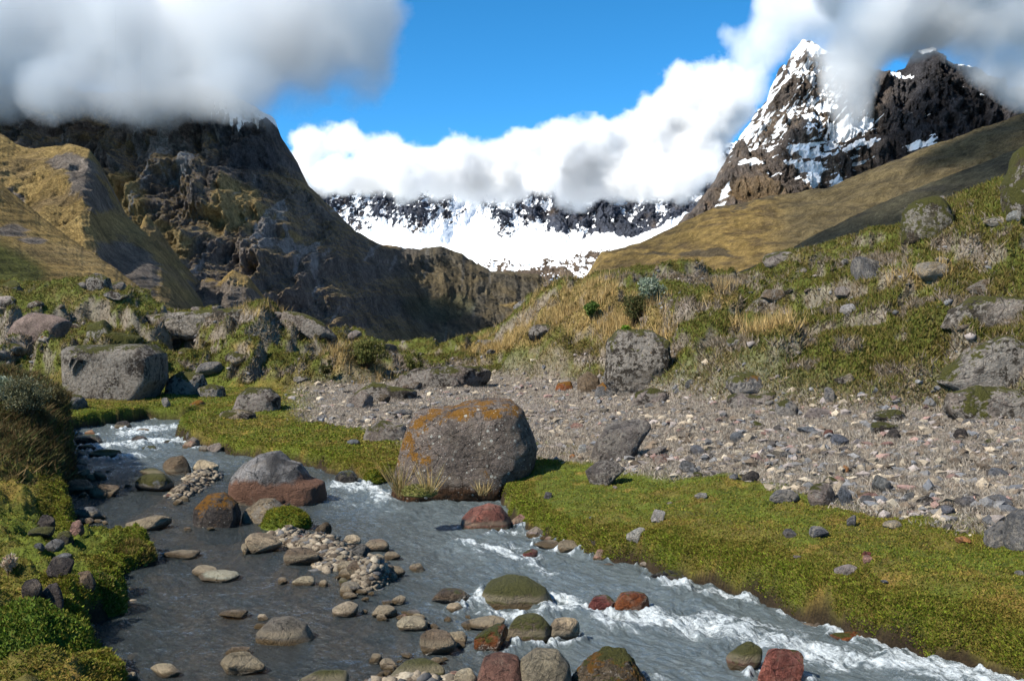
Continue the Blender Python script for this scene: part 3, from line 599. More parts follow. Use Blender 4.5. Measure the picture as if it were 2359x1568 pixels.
outlined('boulder', 'cracked pinkish rock wedged under the grass tufted outcrop', 'boulder', [(1412, 885), (1420, 845), (1455, 830), (1478, 850), (1472, 890), (1440, 898)], 896, 'pink', 'lichen', 79, .7, .6, .05, False, 5, back=.6)
outlined('boulder', 'smooth round brown boulder at the hill foot between two orange ones', 'boulder', [(1330, 905), (1330, 870), (1355, 855), (1380, 870), (1388, 905)], 904, 'brown', 'plain', 81, .9, .8, .02, False, 5, back=.8)
outlined('boulder', 'orange lichen boulder right of the smooth round brown one', 'boulder', [(1365, 918), (1375, 890), (1400, 872), (1432, 880), (1442, 916)], 916, 'grey', 'orange', 83, .9, .7, .03, False, 5, back=.8)
outlined('boulder', 'low orange lichen stone left of the smooth round brown boulder', 'boulder', [(1272, 902), (1285, 880), (1315, 878), (1330, 900)], 900, 'rust', 'orange', 85, .9, .7, .03, False, 5, back=.8)
outlined('boulder', 'long low lichened boulder below the wedged pinkish rock', 'boulder', [(1450, 935), (1462, 905), (1500, 893), (1535, 900), (1548, 932)], 932, 'pink', 'crust', 87, .8, .6, .05, False, 5, back=.8)
outlined('boulder', 'wide lichen covered double boulder along the foot of the right hill', 'boulder', [(1662, 945), (1668, 912), (1700, 905), (1740, 912), (1785, 902), (1795, 940)], 944, 'pink', 'crust', 89, .7, .55, .07, False, 5, back=.8)
outlined('boulder', 'knobbly grey boulder just right of the wide double boulder', 'boulder', [(1782, 962), (1790, 930), (1815, 918), (1835, 935), (1838, 962)], 960, 'grey', 'crust', 91, .8, .6, .06, False, 5, back=.8)
outlined('standing_stone', 'narrow upright grey stone standing in the green hill foot', 'stone', [(1898, 930), (1900, 892), (1908, 885), (1920, 888), (1926, 928)], 928, 'grey', 'lichen', 93, .6, .5, .03, False, 4, back=.8)
outlined('rock_outcrop', 'big sloping grey slab outcrop at the right side of the hill', 'rock outcrop', [(2165, 880), (2180, 850), (2240, 800), (2310, 775), (2359, 790), (2430, 800), (2440, 900), (2359, 910), (2260, 905)], 905, (.22, .19, .165), 'hill', 95, .5, .5, .06, False, 6, back=.8)
outlined('rock_outcrop', 'lower lichened outcrop with dark hollow under the big sloping slab', 'rock outcrop', [(2172, 950), (2190, 905), (2250, 890), (2330, 900), (2400, 905), (2420, 960), (2300, 985), (2230, 970)], 965, (.20, .165, .14), 'hill', 97, .6, .5, .08, False, 6, back=.8)
outlined('rock_outcrop', 'brown overhanging ledge of rock half way up the right hill', 'rock outcrop', [(1700, 712), (1740, 690), (1800, 668), (1842, 672), (1852, 695), (1820, 715)], 714, (.18, .14, .11), 'hill', 99, .8, .5, .05, False, 5, back=.8)
outlined('rock_outcrop', 'tall mossy rock knob on the skyline of the right hill', 'rock outcrop', [(2082, 545), (2086, 490), (2110, 462), (2160, 452), (2190, 462), (2200, 520), (2160, 555)], 550, (.16, .14, .09), 'knob', 101, .8, .5, .10, False, 5, back=.8)
outlined('rock_outcrop', 'dark shaggy rock pillar cut by the right edge high on the hill', 'rock outcrop', [(2320, 490), (2318, 425), (2335, 385), (2345, 345), (2380, 330), (2420, 380), (2430, 500), (2350, 520)], 505, (.07, .055, .03), 'knob', 103, .8, .5, .08, False, 5, back=.8)
outlined('rock_outcrop', 'long rocky ledge across the right hill above the sloping slab', 'rock outcrop', [(2150, 745), (2170, 700), (2260, 685), (2359, 690), (2450, 700), (2450, 765), (2300, 770)], 760, (.22, .185, .155), 'hill', 105, .5, .45, .07, False, 6, back=.8)
outlined('rock_outcrop', 'lichened rocky brow capping the right end of the left ridge', 'rock outcrop', [(640, 745), (655, 715), (700, 722), (745, 742), (775, 775), (785, 805), (760, 800), (700, 770)], 790, (.25, .205, .17), 'crust', 107, .7, .5, .05, False, 6, back=.8)
outlined('rock_outcrop', 'rocky crest along the middle of the left ridge', 'rock outcrop', [(300, 760), (318, 715), (380, 722), (440, 718), (520, 712), (600, 716), (640, 745), (560, 765), (430, 770)], 762, (.22, .19, .155), 'hill', 109, .45, .45, .07, False, 6, back=.8)
outlined('rock_outcrop', 'smooth pinkish rock slab showing at the far left of the ridge', 'rock outcrop', [(10, 790), (30, 735), (60, 718), (120, 726), (178, 740), (150, 770), (90, 800)], 790, (.25, .18, .15), 'plain', 111, .6, .5, .03, False, 5, back=.8)
outlined('rock_outcrop', 'mossy rock knot on the slope between pinkish slab and block boulder', 'rock outcrop', [(180, 790), (200, 750), (240, 738), (262, 765), (330, 775), (320, 795)], 794, (.15, .14, .10), 'knob', 113, .7, .5, .08, False, 5, back=.8)
outlined('boulder', 'dark lichened boulder perched on top of the green mound', 'boulder', [(190, 672), (198, 642), (222, 630), (250, 640), (264, 668)], 672, 'dark', 'crust', 115, .8, .6, .07, False, 5, back=.8)
outlined('boulder', 'green mossy boulder between the block boulder and the lichened cobble', 'boulder', [(372, 912), (380, 875), (420, 855), (465, 862), (480, 890), (450, 912)], 910, 'dark', 'hill', 117, .8, .7, .05, False, 5, back=.8)
outlined('boulder', 'white speckled oval boulder right of the green mossy one', 'boulder', [(440, 915), (452, 895), (485, 884), (520, 892), (528, 915)], 914, 'grey', 'crust', 119, .8, .7, .04, False, 5, back=.8)
outlined('boulder', 'round lichened boulder with brown top near the stream head', 'boulder', [(530, 952), (540, 915), (575, 892), (620, 892), (645, 915), (645, 948)], 950, 'pink', 'crust', 121, .85, .7, .04, False, 5, back=.8)
outlined('boulder', 'low lichened boulder at the right of the stream head', 'boulder', [(480, 968), (500, 950), (545, 942), (595, 950), (600, 970)], 968, 'tan', 'crust', 123, .8, .6, .05, False, 5, back=.8)
outlined('boulder', 'whitish lichened boulder behind the turf left of the largest boulder', 'boulder', [(828, 1012), (838, 985), (880, 968), (930, 975), (945, 1005), (900, 1022)], 1016, 'pink', 'crust', 125, .8, .6, .04, False, 5, back=.8)
outlined('rock_outcrop', 'low brown rocky rise left of the valley gap', 'rock outcrop', [(800, 930), (815, 900), (860, 880), (900, 890), (960, 900), (960, 928)], 926, (.20, .165, .14), 'hill', 127, .7, .5, .07, False, 5, back=.8)
outlined('rock_outcrop', 'grey brown rock pile with orange lichen in the middle distance', 'rock outcrop', [(880, 900), (900, 865), (960, 850), (1040, 845), (1110, 845), (1150, 865), (1140, 890), (1000, 905)], 898, (.17, .135, .115), 'crust', 129, .6, .45, .09, False, 6, back=.8)
outlined('boulder', 'dark grey boulder cut by the right edge above the meadow', 'boulder', [(2318, 1250), (2325, 1190), (2359, 1168), (2430, 1180), (2440, 1280), (2359, 1290)], 1268, 'grey', 'lichen', 131, .8, .6, .03, False, 5, back=.8)
outlined('boulder', 'grey speckled boulder leaning against the edge boulder above the meadow', 'boulder', [(2262, 1255), (2275, 1222), (2310, 1200), (2345, 1215), (2350, 1262)], 1258, 'grey', 'lichen', 133, .8, .6, .03, False, 5, back=.8)
outlined('boulder', 'rounded greyish granite boulder at the bottom edge of the picture', 'boulder', [(1182, 1640), (1180, 1580), (1200, 1520), (1235, 1495), (1285, 1498), (1312, 1530), (1318, 1580), (1310, 1640)], 1600, (.23, .19, .125), 'granite', 135, .85, .8, .012, True, 5, 2, back=1.0)
outlined('boulder', 'smooth reddish brown boulder left of the granite one at the bottom', 'boulder', [(1098, 1640), (1100, 1560), (1115, 1515), (1150, 1500), (1195, 1508), (1208, 1550), (1205, 1640)], 1600, (.17, .085, .062), 'plain', 137, .85, .8, .012, True, 5, 2, back=1.0)
outlined('root_clump', 'ragged clump of roots and brown moss at the bottom edge', 'moss clump', [(1310, 1640), (1325, 1560), (1360, 1520), (1400, 1500), (1440, 1505), (1470, 1545), (1500, 1590), (1510, 1640)], 1600, (.15, .11, .07), 'root', 139, .8, .7, .10, True, 6, back=1.0)

# --- single stones of the stream and its banks: (name, label, u, v, w, h, colour, material, kind)
ST = [
 ('flat whitish green stone lying alone in the dark pool', 505, 1342, 96, 18, 'greenish', 'wet', 'slab'), ('small brown stone with pale tip beside the flat whitish green one', 470, 1328, 62, 20, 'tan', 'wet', 'angular'),
 ('long low brown slab awash above the dark pool', 420, 1286, 90, 16, 'brown', 'wet', 'slab'), ('long beige stone with hollow top in the left channel', 342, 1224, 100, 32, 'tan', 'wet', 'angular'),
 ('flat grey oval stone at the left edge of the channel', 202, 1198, 66, 28, 'grey', 'wet', 'round'), ('small whitish stone beside the flat grey oval one', 226, 1205, 25, 8, 'beige', 'wet', 'round'),
 ('brownish stone half under the mossy one in the upper channel', 242, 1146, 68, 30, 'brown', 'wet', 'angular'), ('greyish brown stone at the foot of the dark bank', 186, 1138, 58, 30, 'brown', 'wet', 'round'),
 ('beige angular stone with reddish tip near the upper pool', 474, 1092, 58, 30, 'beige', 'wet', 'angular'), ('dark brown humped stone beside the beige angular one', 408, 1094, 66, 42, 'brown', 'wet', 'round'),
 ('flat beige stone in front of the dark humped one', 452, 1106, 48, 12, 'tan', 'wet', 'slab'), ('grey stone with orange moss on its left side', 356, 1132, 90, 38, 'grey', 'mossy', 'round'),
 ('dark flat mossy rock across the upper stream', 240, 1056, 72, 20, 'black', 'mossy', 'slab'), ('black smooth rock in the upper rapids', 208, 1028, 72, 26, 'black', 'glossy', 'slab'),
 ('low black rock below the smooth black one', 200, 1036, 40, 12, 'black', 'glossy', 'round'), ('small dark rock left of the flat mossy one', 186, 1056, 26, 14, 'dark', 'wet', 'round'),
 ('dark green rock at the head of the rapids', 284, 990, 40, 20, 'dark', 'wet', 'round'), ('rusty stone under the far bank of the rapids', 208, 1003, 28, 12, 'rust', 'wet', 'round'),
 ('dark wet rock splashed in the middle of the rapids', 322, 1020, 38, 16, 'dark', 'glossy', 'round'), ('small wet rock at the right of the rapids', 390, 1024, 26, 10, 'dark', 'glossy', 'round'),
 ('low dark rock breaking the lower rapids', 345, 1036, 34, 9, 'black', 'glossy', 'slab'), ('flat brown rock behind the splashed one', 325, 996, 40, 8, 'brown', 'wet', 'slab'),
 ('small stone in the channel below the upper pool', 230, 1106, 32, 20, 'brown', 'wet', 'angular'), ('mossy brown ridge stone reaching toward the humped one', 350, 1100, 60, 18, 'brown', 'mossy', 'angular'),
 ('reddish boulder with moss at the stream head', 452, 962, 44, 40, 'brown', 'orange', 'angular'), ('low brown stone under the reddish boulder', 460, 974, 52, 14, 'brown', 'wet', 'slab'),
 ('grey angular stone on the right shore of the rapids', 448, 1020, 42, 26, 'grey', 'plain', 'angular'), ('brown stone lowest on the right shore of the rapids', 438, 1032, 34, 16, 'rose', 'wet', 'angular'),
 ('beige rounded stone on the right shore of the rapids', 505, 1006, 34, 18, 'beige', 'plain', 'round'), ('dark grey stone at the turf edge by the rapids', 535, 992, 40, 20, 'grey', 'plain', 'angular'),
 ('whitish stone on the turf edge above the upper pool', 540, 1046, 18, 8, 'pale', 'plain', 'round'), ('dark wet stone at the head of the chute by the boulders', 800, 1118, 52, 32, 'black', 'glossy', 'round'),
 ('large flat beige stone on the pebble bar', 606, 1274, 88, 40, 'tan', 'wet', 'round'), ('small pointed beige stone at the left tip of the pebble bar', 564, 1277, 18, 24, 'tan', 'wet', 'angular'),
 ('broad brown grey stone with dark moss below the bar', 692, 1302, 82, 34, 'brown', 'wet', 'round'), ('tilted brown grey stone at the head of the pebble bar', 745, 1240, 36, 36, 'brown', 'plain', 'angular'),
 ('cream rounded stone on the right of the pebble bar', 812, 1262, 40, 28, 'beige', 'plain', 'round'), ('brown wet stone at the outer edge of the bar', 870, 1270, 56, 24, 'brown', 'wet', 'round'),
 ('dark leaning grey stone in the middle of the bar', 828, 1288, 50, 34, 'grey', 'plain', 'angular'), ('grey brown cap shaped stone on the bar', 776, 1272, 42, 20, 'grey', 'plain', 'round'),
 ('small grey stone behind the broad mossy one', 726, 1264, 40, 22, 'grey', 'plain', 'round'), ('round rose tinted stone near the green moss mound', 690, 1252, 30, 18, 'rose', 'plain', 'round'),
 ('beige egg shaped stone right of the leaning grey one', 866, 1302, 40, 24, 'beige', 'wet', 'round'), ('big dark topped stone with pale line low on the bar', 842, 1342, 86, 44, 'brown', 'wet', 'angular'),
 ('grey beige stone left of the big dark topped one', 800, 1318, 44, 22, 'tan', 'wet', 'round'), ('lone flat brown stone off the right end of the bar', 960, 1317, 36, 18, 'brown', 'wet', 'round'),
 ('brown double humped stone below the bar end', 914, 1330, 40, 24, 'brown', 'wet', 'round'), ('brown stone farther right than the egg shaped one', 904, 1291, 38, 18, 'brown', 'wet', 'round'),
 ('flat topped beige stone below the broad mossy one', 700, 1350, 54, 22, 'beige', 'wet', 'slab'), ('small square greenish black stone under the bar', 793, 1352, 26, 20, 'black', 'mossy', 'angular'),
 ('beige knob standing in water under the square black stone', 798, 1374, 30, 22, 'tan', 'wet', 'round'), ('cream flat stone with brown rim in open water', 795, 1422, 62, 32, 'beige', 'wet', 'round'),
 ('small stone left of the flat topped beige one', 652, 1345, 22, 14, 'brown', 'wet', 'round'), ('small beige knob right of the flat topped one', 745, 1352, 22, 16, 'tan', 'wet', 'round'),
 ('brown beige stone right of the cream flat one', 886, 1424, 60, 26, 'tan', 'wet', 'round'), ('beige low stone with brown rim farther down stream', 952, 1454, 72, 28, 'beige', 'wet', 'round'),
 ('brown submerged stone with pale top near the bottom', 1010, 1508, 82, 48, 'brown', 'wet', 'round'), ('small round brown stone alone near the bottom', 866, 1531, 32, 24, 'brown', 'wet', 'round'),
 ('beige and brown long stone at the bottom left of the stream', 560, 1556, 104, 44, 'tan', 'wet', 'angular'), ('small stone behind the long beige and brown one', 548, 1510, 56, 18, 'brown', 'wet', 'angular'),
 ('beige peaked stone near the green bank corner', 380, 1562, 72, 24, 'beige', 'wet', 'angular'), ('low brown stone left of the rounded mossy spotted boulder', 538, 1424, 66, 16, 'brown', 'wet', 'slab'),
 ('small pale tipped stone behind the mossy spotted boulder', 606, 1430, 28, 14, 'beige', 'wet', 'angular'), ('pale small stone touching the mossy spotted boulder', 598, 1448, 26, 12, 'beige', 'wet', 'angular'),
 ('knobbly moss coated brown rock below the large round boulder', 1216, 1484, 112, 62, 'brown', 'mossy', 'round'), ('pale rock with a black patch beside the mossy one', 1300, 1480, 74, 52, 'tan', 'black', 'round'),
 ('wet orange red angular rock in the lower rapids', 1132, 1502, 88, 58, 'rust', 'glossy', 'angular'), ('pale brown flat rock behind the wet orange one', 1118, 1452, 92, 26, 'tan', 'wet', 'round'),
 ('brown flat rock under water left of the large round boulder', 1040, 1392, 90, 30, 'brown', 'glossy', 'round'), ('small beige stone below the flat brown one', 1048, 1410, 40, 20, 'tan', 'wet', 'round'),
 ('purplish rock washed over by the main rapid', 1386, 1408, 66, 34, 'maroon', 'glossy', 'round'), ('wet rock with orange flank in the main rapid', 1455, 1416, 84, 48, 'rust', 'glossy', 'round'),
 ('dark mossy maroon rock at the bottom right of the stream', 1716, 1546, 84, 60, 'maroon', 'mossy', 'round'), ('wet bright red angular rock at the bottom right', 1796, 1578, 118, 80, 'red', 'glossy', 'angular'),
 ('rusty rock under the turf edge at the lower right', 1952, 1482, 76, 22, 'rust', 'glossy', 'slab'), ('dark rock under the fall at the turf edge', 1535, 1345, 84, 30, 'dark', 'glossy', 'slab'),
 ('small dark red rock just showing in the right channel', 1222, 1284, 36, 18, 'maroon', 'glossy', 'round'), ('brown flat rock along the right bank above the turf corner', 1262, 1262, 60, 14, 'brown', 'wet', 'slab'),
 ('brown grey stone beside the smooth red boulder', 1196, 1216, 46, 30, 'rose', 'wet', 'angular'), ('pinkish stone lower along the same shore', 1232, 1236, 40, 22, 'pink', 'wet', 'angular'),
 ('grey leaning stone at the right end of that shore', 1262, 1238, 30, 26, 'grey', 'plain', 'angular'), ('small whitish stone behind the shore stones', 1205, 1190, 26, 14, 'pale', 'plain', 'angular'),
 ('dark upright slab in the turf edge of the right bank', 1374, 1280, 46, 44, 'dark', 'plain', 'angular'), ('dark stone at the waterline left of the upright slab', 1312, 1272, 52, 24, 'brown', 'wet', 'round'),
 ('pale stone at the waterline below the upright slab', 1388, 1292, 50, 26, 'rose', 'wet', 'angular'), ('pale pointed stone on the right bank where the fall begins', 1500, 1310, 54, 22, 'pink', 'wet', 'angular'),
 ('beige stone at the bottom edge left of the reddish boulder', 1072, 1590, 62, 46, 'beige', 'wet', 'round'), ('long beige brown stone at the bottom edge of the bar', 960, 1580, 130, 44, 'tan', 'mossy', 'slab'),
 ('mossy low rock at the bottom edge under the pool', 750, 1592, 120, 44, 'dark', 'mossy', 'slab'), ('round tan stone at the corner of the green bank', 302, 1570, 32, 20, 'tan', 'wet', 'round'),
]
for lb, u, v, w, h, c, m, kd in ST:
    stone('rock' if w > 60 else 'stone', lb, 'rock' if w > 60 else 'stone', u, v, w, h, c, m, kd, water=True, sink=.35 if m in ('wet', 'glossy', 'mossy') else .2)
# --- stones lying on turf and on the stony flat
LT = [
 ('whitish stone standing alone on the green turf', 1516, 1202, 34, 28, 'pale', 'lichen', 'angular'), ('largest white lichened stone on the turf near the water', 1467, 1256, 48, 34, 'pale', 'lichen', 'angular'),
 ('pinkish lichened cobble at the edge of turf and flat', 1893, 1164, 66, 50, 'pink', 'crust', 'round'), ('grey stone with white lichen left of the pinkish cobble', 1806, 1158, 70, 28, 'grey', 'lichen', 'round'),
 ('dark wedge stone right of the pinkish cobble', 1948, 1168, 32, 44, 'blue', 'plain', 'angular'), ('grey peaked stone on the flat above the wedge', 2030, 1135, 42, 38, 'grey', 'plain', 'angular'),
 ('long rose brown stone below the grey peaked one', 2000, 1158, 50, 22, 'rose', 'plain', 'slab'), ('lichened grey stone sunk in the lower turf', 1948, 1328, 54, 24, 'pink', 'lichen', 'round'),
 ('small round rosy stone above the sunken lichened one', 1998, 1300, 22, 18, 'rose', 'plain', 'round'), ('dark red stone touching the round rosy one', 1996, 1284, 22, 14, 'maroon', 'plain', 'angular'),
 ('blue grey stone with white spots on the open turf', 1886, 1244, 46, 24, 'blue', 'lichen', 'round'), ('grey stone in a pair on the open turf', 1820, 1242, 34, 20, 'grey', 'plain', 'angular'),
 ('triangular dark grey stone on the turf', 1962, 1212, 28, 24, 'grey', 'plain', 'angular'), ('beige low stone with brown moss on the turf', 2056, 1222, 46, 18, 'beige', 'lichen', 'round'),
 ('flat orange stone on the turf near the right edge', 2218, 1254, 36, 14, 'orange', 'plain', 'slab'), ('blue grey stone near the flat orange one', 2180, 1188, 34, 20, 'blue', 'plain', 'round'),
 ('dark cobble on the turf border far right', 2300, 1104, 46, 24, 'blue', 'plain', 'round'), ('dark round stone on the flat at the far right', 2212, 1018, 34, 26, 'dark', 'plain', 'round'),
 ('smooth dark blue stone in the middle of the flat', 1698, 1020, 34, 24, 'blue', 'plain', 'round'), ('large blue grey cobble near the middle of the flat', 1934, 1028, 44, 26, 'blue', 'plain', 'round'),
 ('dark stone behind the large blue grey cobble', 2058, 1014, 30, 24, 'dark', 'plain', 'round'), ('flat dark slab at the back of the flat', 1860, 1000, 48, 14, 'blue', 'plain', 'slab'),
 ('reddish round stone at the back of the flat', 1908, 1010, 24, 20, 'maroon', 'plain', 'round'), ('flat reddish brown stone right of the blue cobble', 2044, 1030, 28, 12, 'rose', 'plain', 'slab'),
 ('dark cobble low on the flat above the turf', 1730, 1110, 40, 24, 'dark', 'plain', 'round'), ('small grey cobble left of the low dark one', 1690, 1106, 22, 14, 'grey', 'plain', 'round'),
 ('dark grey stone right of the leaning ribbed slab', 1608, 1050, 36, 22, 'blue', 'plain', 'angular'), ('grey stone under the dark grey one', 1582, 1090, 38, 26, 'grey', 'plain', 'angular'),
 ('bright orange small stone on the flat', 1948, 1092, 16, 16, 'orange', 'plain', 'angular'), ('white stone right of the largest boulder', 1340, 1048, 22, 22, 'pale', 'plain', 'angular'),
 ('orange pebble behind the largest boulder', 1318, 1058, 14, 10, 'orange', 'plain', 'round'), ('grey stone on turf right of the largest boulder', 1262, 1150, 20, 16, 'grey', 'plain', 'angular'),
 ('large dark cobble near the right end of the flat', 2300, 1170, 60, 26, 'blue', 'plain', 'slab'), ('pair stone left of the large dark cobble', 2230, 1170, 40, 26, 'grey', 'plain', 'round'),
 ('grey cobble near the far end of the flat', 2096, 1160, 34, 24, 'grey', 'plain', 'round'), ('dark stone sitting beside the grey end cobble', 2130, 1168, 38, 24, 'dark', 'lichen', 'round'),
 ('flat pale stone in turf under the flat dark cobble', 1615, 1150, 30, 12, 'pale', 'lichen', 'slab'), ('tall grey boulder at the back of the stony flat', 1880, 965, 66, 24, 'pink', 'plain', 'angular'),
 ('low wide rock pushed up at the back right of the flat', 2050, 975, 90, 28, 'pink', 'crust', 'round'), ('grey rock before the low wide one', 2030, 1000, 60, 26, 'grey', 'crust', 'round'),
 ('black grey stone on the slope right of the wedged rock', 1590, 892, 26, 18, 'grey', 'lichen', 'round'), ('pale rock alone half way up the right hill', 1955, 742, 40, 26, 'pale', 'lichen', 'round'),
 ('grey leaning stone high on the right hill', 2335, 515, 34, 26, 'pale', 'lichen', 'slab'), ('small rock sitting in the valley gap skyline', 816, 786, 34, 20, 'pink', 'lichen', 'round'),
 ('grey stone left of the perched dark boulder', 190, 670, 30, 14, 'grey', 'lichen', 'round'), ('grey stone right of the perched dark boulder', 275, 676, 34, 20, 'grey', 'crust', 'round'),
 ('lichened boulder by the bush on the left bank', 165, 945, 70, 34, 'grey', 'crust', 'round'), ('pale stone below the block boulder', 382, 945, 22, 22, 'grey', 'lichen', 'angular'),
 ('rock on the skyline knob at the upper right', 2168, 452, 28, 14, 'pink', 'lichen', 'round'), ('flat stone at the top of the stony flat near the gap', 950, 900, 50, 20, 'brown', 'lichen', 'angular'),
 ('brown rock right of the low rocky rise', 870, 930, 60, 24, 'brown', 'lichen', 'slab'), ('peaked pinkish rock above the turf tongue', 830, 940, 60, 40, 'pink', 'lichen', 'angular'),
 ('blue grey stone on the turf tongue', 815, 1025, 30, 12, 'blue', 'plain', 'round'), ('dark flat stone on top of the whitish boulder', 925, 958, 50, 14, 'blue', 'lichen', 'slab'),
 ('mossy dark stone low in the left bank', 150, 1255, 40, 30, 'dark', 'mossy', 'round'), ('light grey stone in the left bank rubble', 125, 1275, 44, 28, 'grey', 'plain', 'round'),
 ('grey stone under the light one in the left bank rubble', 145, 1295, 40, 18, 'grey', 'plain', 'round'), ('brown pinkish stone by the water in the left rubble', 178, 1238, 32, 30, 'rose', 'wet', 'round'),
 ('dark boulder leaning in the near left bank', 140, 1335, 60, 44, 'dark', 'plain', 'angular'), ('rounded dark purple stone behind the near green mound', 75, 1385, 46, 44, 'dark', 'plain', 'round'),
 ('larger dark boulder right of the rounded purple one', 122, 1405, 58, 56, 'dark', 'plain', 'round'), ('brown boulder set in grass above the near corner', 195, 1360, 52, 38, 'brown', 'plain', 'round'),
 ('dark flat stone with moss above the rubble', 95, 1245, 60, 22, 'dark', 'mossy', 'slab'), ('dark humped stone near the top of the left rubble', 105, 1228, 44, 34, 'dark', 'plain', 'angular'),
 ('small grey stone left end of the rubble', 90, 1270, 26, 16, 'grey', 'plain', 'round'),
]
for lb, u, v, w, h, c, m, kd in LT:
    stone('rock' if w > 60 else 'stone', lb, 'rock' if w > 60 else 'stone', u, v, w, h, c, m, kd, sink=.3)

FOAMROCKS = [(u, v, w) for lb, u, v, w, h, c, m, kd in ST if w > 24] + [(1118, 1226, 118), (1190, 1408, 160), (655, 1488, 135), (1248, 1600, 130), (1150, 1600, 110), (1410, 1600, 190), (630, 1170, 250), (495, 1213, 100)]
# ------------------------------------------------------------------ the stream
def pline(U, V, pts, w):
    d = np.full(U.shape, 1e9)
    for (a, b), (c, e) in zip(pts[:-1], pts[1:]):
        ex, ey = c-a, e-b; t = np.clip(((U-a)*ex+(V-b)*ey)/(ex*ex+ey*ey), 0, 1)
        d = np.minimum(d, ((U-a-t*ex)/w[0])**2+((V-b-t*ey)/w[1])**2)
    return np.exp(-d)
wr = np.geomspace(4.0, 28.5, 900); wu = np.linspace(120, 2500, 1150)
WU, WY = np.meshgrid(wu, wr); WX = PX(WU, WY); WV = HV - F*(zw(WY)-CH)/WY
wsd = stream_sd(WX, WY)
foam = np.zeros_like(WX)
foam += 1.0*pline(WU, WV, [(1285, 1392), (1400, 1432), (1520, 1436), (1650, 1452), (1760, 1480), (1880, 1510), (2020, 1530), (2200, 1556), (2500, 1610)], (60, 24))
foam += .62*pline(WU, WV, [(1548, 1352), (1660, 1372), (1790, 1402), (1890, 1440), (1990, 1484), (2130, 1530)], (30, 12))
foam += .5*pline(WU, WV, [(1640, 1420), (1760, 1440), (1900, 1470)], (60, 12))
foam += 1.0*pline(WU, WV, [(780, 1118), (840, 1122), (880, 1140)], (26, 11)) + .45*blob(WU, WV, 850, 1160, 120, 26)
foam += .75*pline(WU, WV, [(1075, 1252), (1130, 1262), (1200, 1285), (1260, 1320)], (40, 9)) + .4*blob(WU, WV, 1150, 1270, 110, 30)
foam += .95*pline(WU, WV, [(235, 1030), (300, 1022), (350, 1018), (405, 1016)], (30, 5)) + .7*pline(WU, WV, [(300, 1000), (345, 988), (400, 986), (440, 974)], (30, 7)) + .5*blob(WU, WV, 320, 1008, 110, 32) + .5*blob(WU, WV, 300, 1050, 80, 4)
foam += .8*pline(WU, WV, [(1110, 1355), (1100, 1385), (1140, 1408), (1190, 1420)], (16, 8)) + .4*blob(WU, WV, 1060, 1400, 60, 20)
foam += .35*blob(WU, WV, 220, 1092, 70, 8) + .25*blob(WU, WV, 600, 1350, 200, 20)*0 + .3*blob(WU, WV, 430, 1275, 60, 6) + .35*blob(WU, WV, 1150, 1530, 60, 16)
foam += .9*np.exp(-(wsd/.035)**2)*sstep(fbm2(WX/.3, WY/.3, 3, 401), 0.05, .3)*.5
for (fu, fv, fw) in FOAMROCKS:             # white collars where the current meets stones
    y0 = wy(fv); ra = fw/F*y0*.62; yc = y0+.3*fw/F*y0; x0 = PX(fu, yc)
    r0, r1 = np.searchsorted(wr, (yc-3.2*ra, yc+3.2*ra)); c0, c1 = np.searchsorted(wu, (fu-2.6*fw-20, fu+2.6*fw+20)); w_ = np.s_[r0:r1, c0:c1]
    if r1-r0 < 2 or c1-c0 < 2: continue
    xx, yy = WX[w_], WY[w_]; q = np.hypot(xx-x0, (yy-yc)/.95)/ra
    fast = np.clip((fu-950)/250, 0, 1) if fv > 1080 else 1.0*(fv < 1065)
    foam[w_] += (.10+.60*fast)*np.exp(-((q-1.02)/.16)**2)*(.3+.7*sstep(fbm2(xx/.12, yy/.12, 2, int(fu)), -.2, .3)) + .45*fast*np.exp(-((q-1.0)/.5)**2)*sstep(xx-x0+.6*(y0-yy), 0, ra)
foam = np.clip(foam*(.62+.55*fbm2(WX/.5, WY/.5, 4, 431)+.3), 0, 1)
murk = sstep(WU + (WV-1250)*-.9, 560, 1250)*.85*sstep(WV, 1080, 1120) + .55*(1-sstep(WV, 1060, 1110)); murk = np.clip(murk + foam*.5 + .22, 0, 1); foam = np.clip(foam + .16*murk, 0, 1)
fl = fbm2(WX/.8, WY/.8, 2, 411)
ca_, sa_ = math.cos(.55), math.sin(.55); WA = WX*sa_ - WY*ca_; WB = WX*ca_ + WY*sa_     # along and across the current
A1 = fbm2(WA/.26+fl, WB/.10+fl, 4, 413, .6); A2 = fbm2(WA/.6+fl, WB/.30, 4, 415, .6); A3 = fbm2(WX/.11, WY/.09, 3, 417, .6)
WZ = zw(WY) + .011*A1*(.6+.8*murk) + .040*A2*(.2+murk) + foam*(.05*A2+.035*np.abs(A1)+.03*A3)+ .035*pline(WU, WV, [(1500, 1340), (1580, 1380), (1640, 1412)], (40, 14)) + .03*foam*sstep(foam, .3, .9)
keep = (wsd < .22)
idx = np.arange(WX.size).reshape(WX.shape)
fc = grid_faces(*WX.shape); kf = keep.ravel()[fc].all(1); fc = fc[kf]
used, inv = np.unique(fc, return_inverse=True); fc = inv.reshape(-1, 4)
wco = np.stack([WX, WY, WZ], -1).reshape(-1, 3)[used]
k = N('stream_water'); p = k.pos(); fo = k.attr('foam', 'Fac'); mu = k.attr('murk', 'Fac')
rt = k.n('ShaderNodeVectorRotate', rotation_type='Z_AXIS'); k.l(p, rt.inputs['Vector']); rt.inputs['Angle'].default_value = 1.02; p2 = rt.outputs[0]
flow = k.mapping(p2, (1.6, 5.0, 2.0))
f1 = k.noise(flow, 3.2, 6, .68, .8); f2 = k.noise(p, 26, 5, .7, .4)
ff = k.math('ADD', k.math('MULTIPLY', fo, 1.12), k.math('ADD', k.math('MULTIPLY', k.math('SUBTRACT', f1, .5), 2.4), k.math('MULTIPLY', k.math('SUBTRACT', f2, .5), 1.0)))
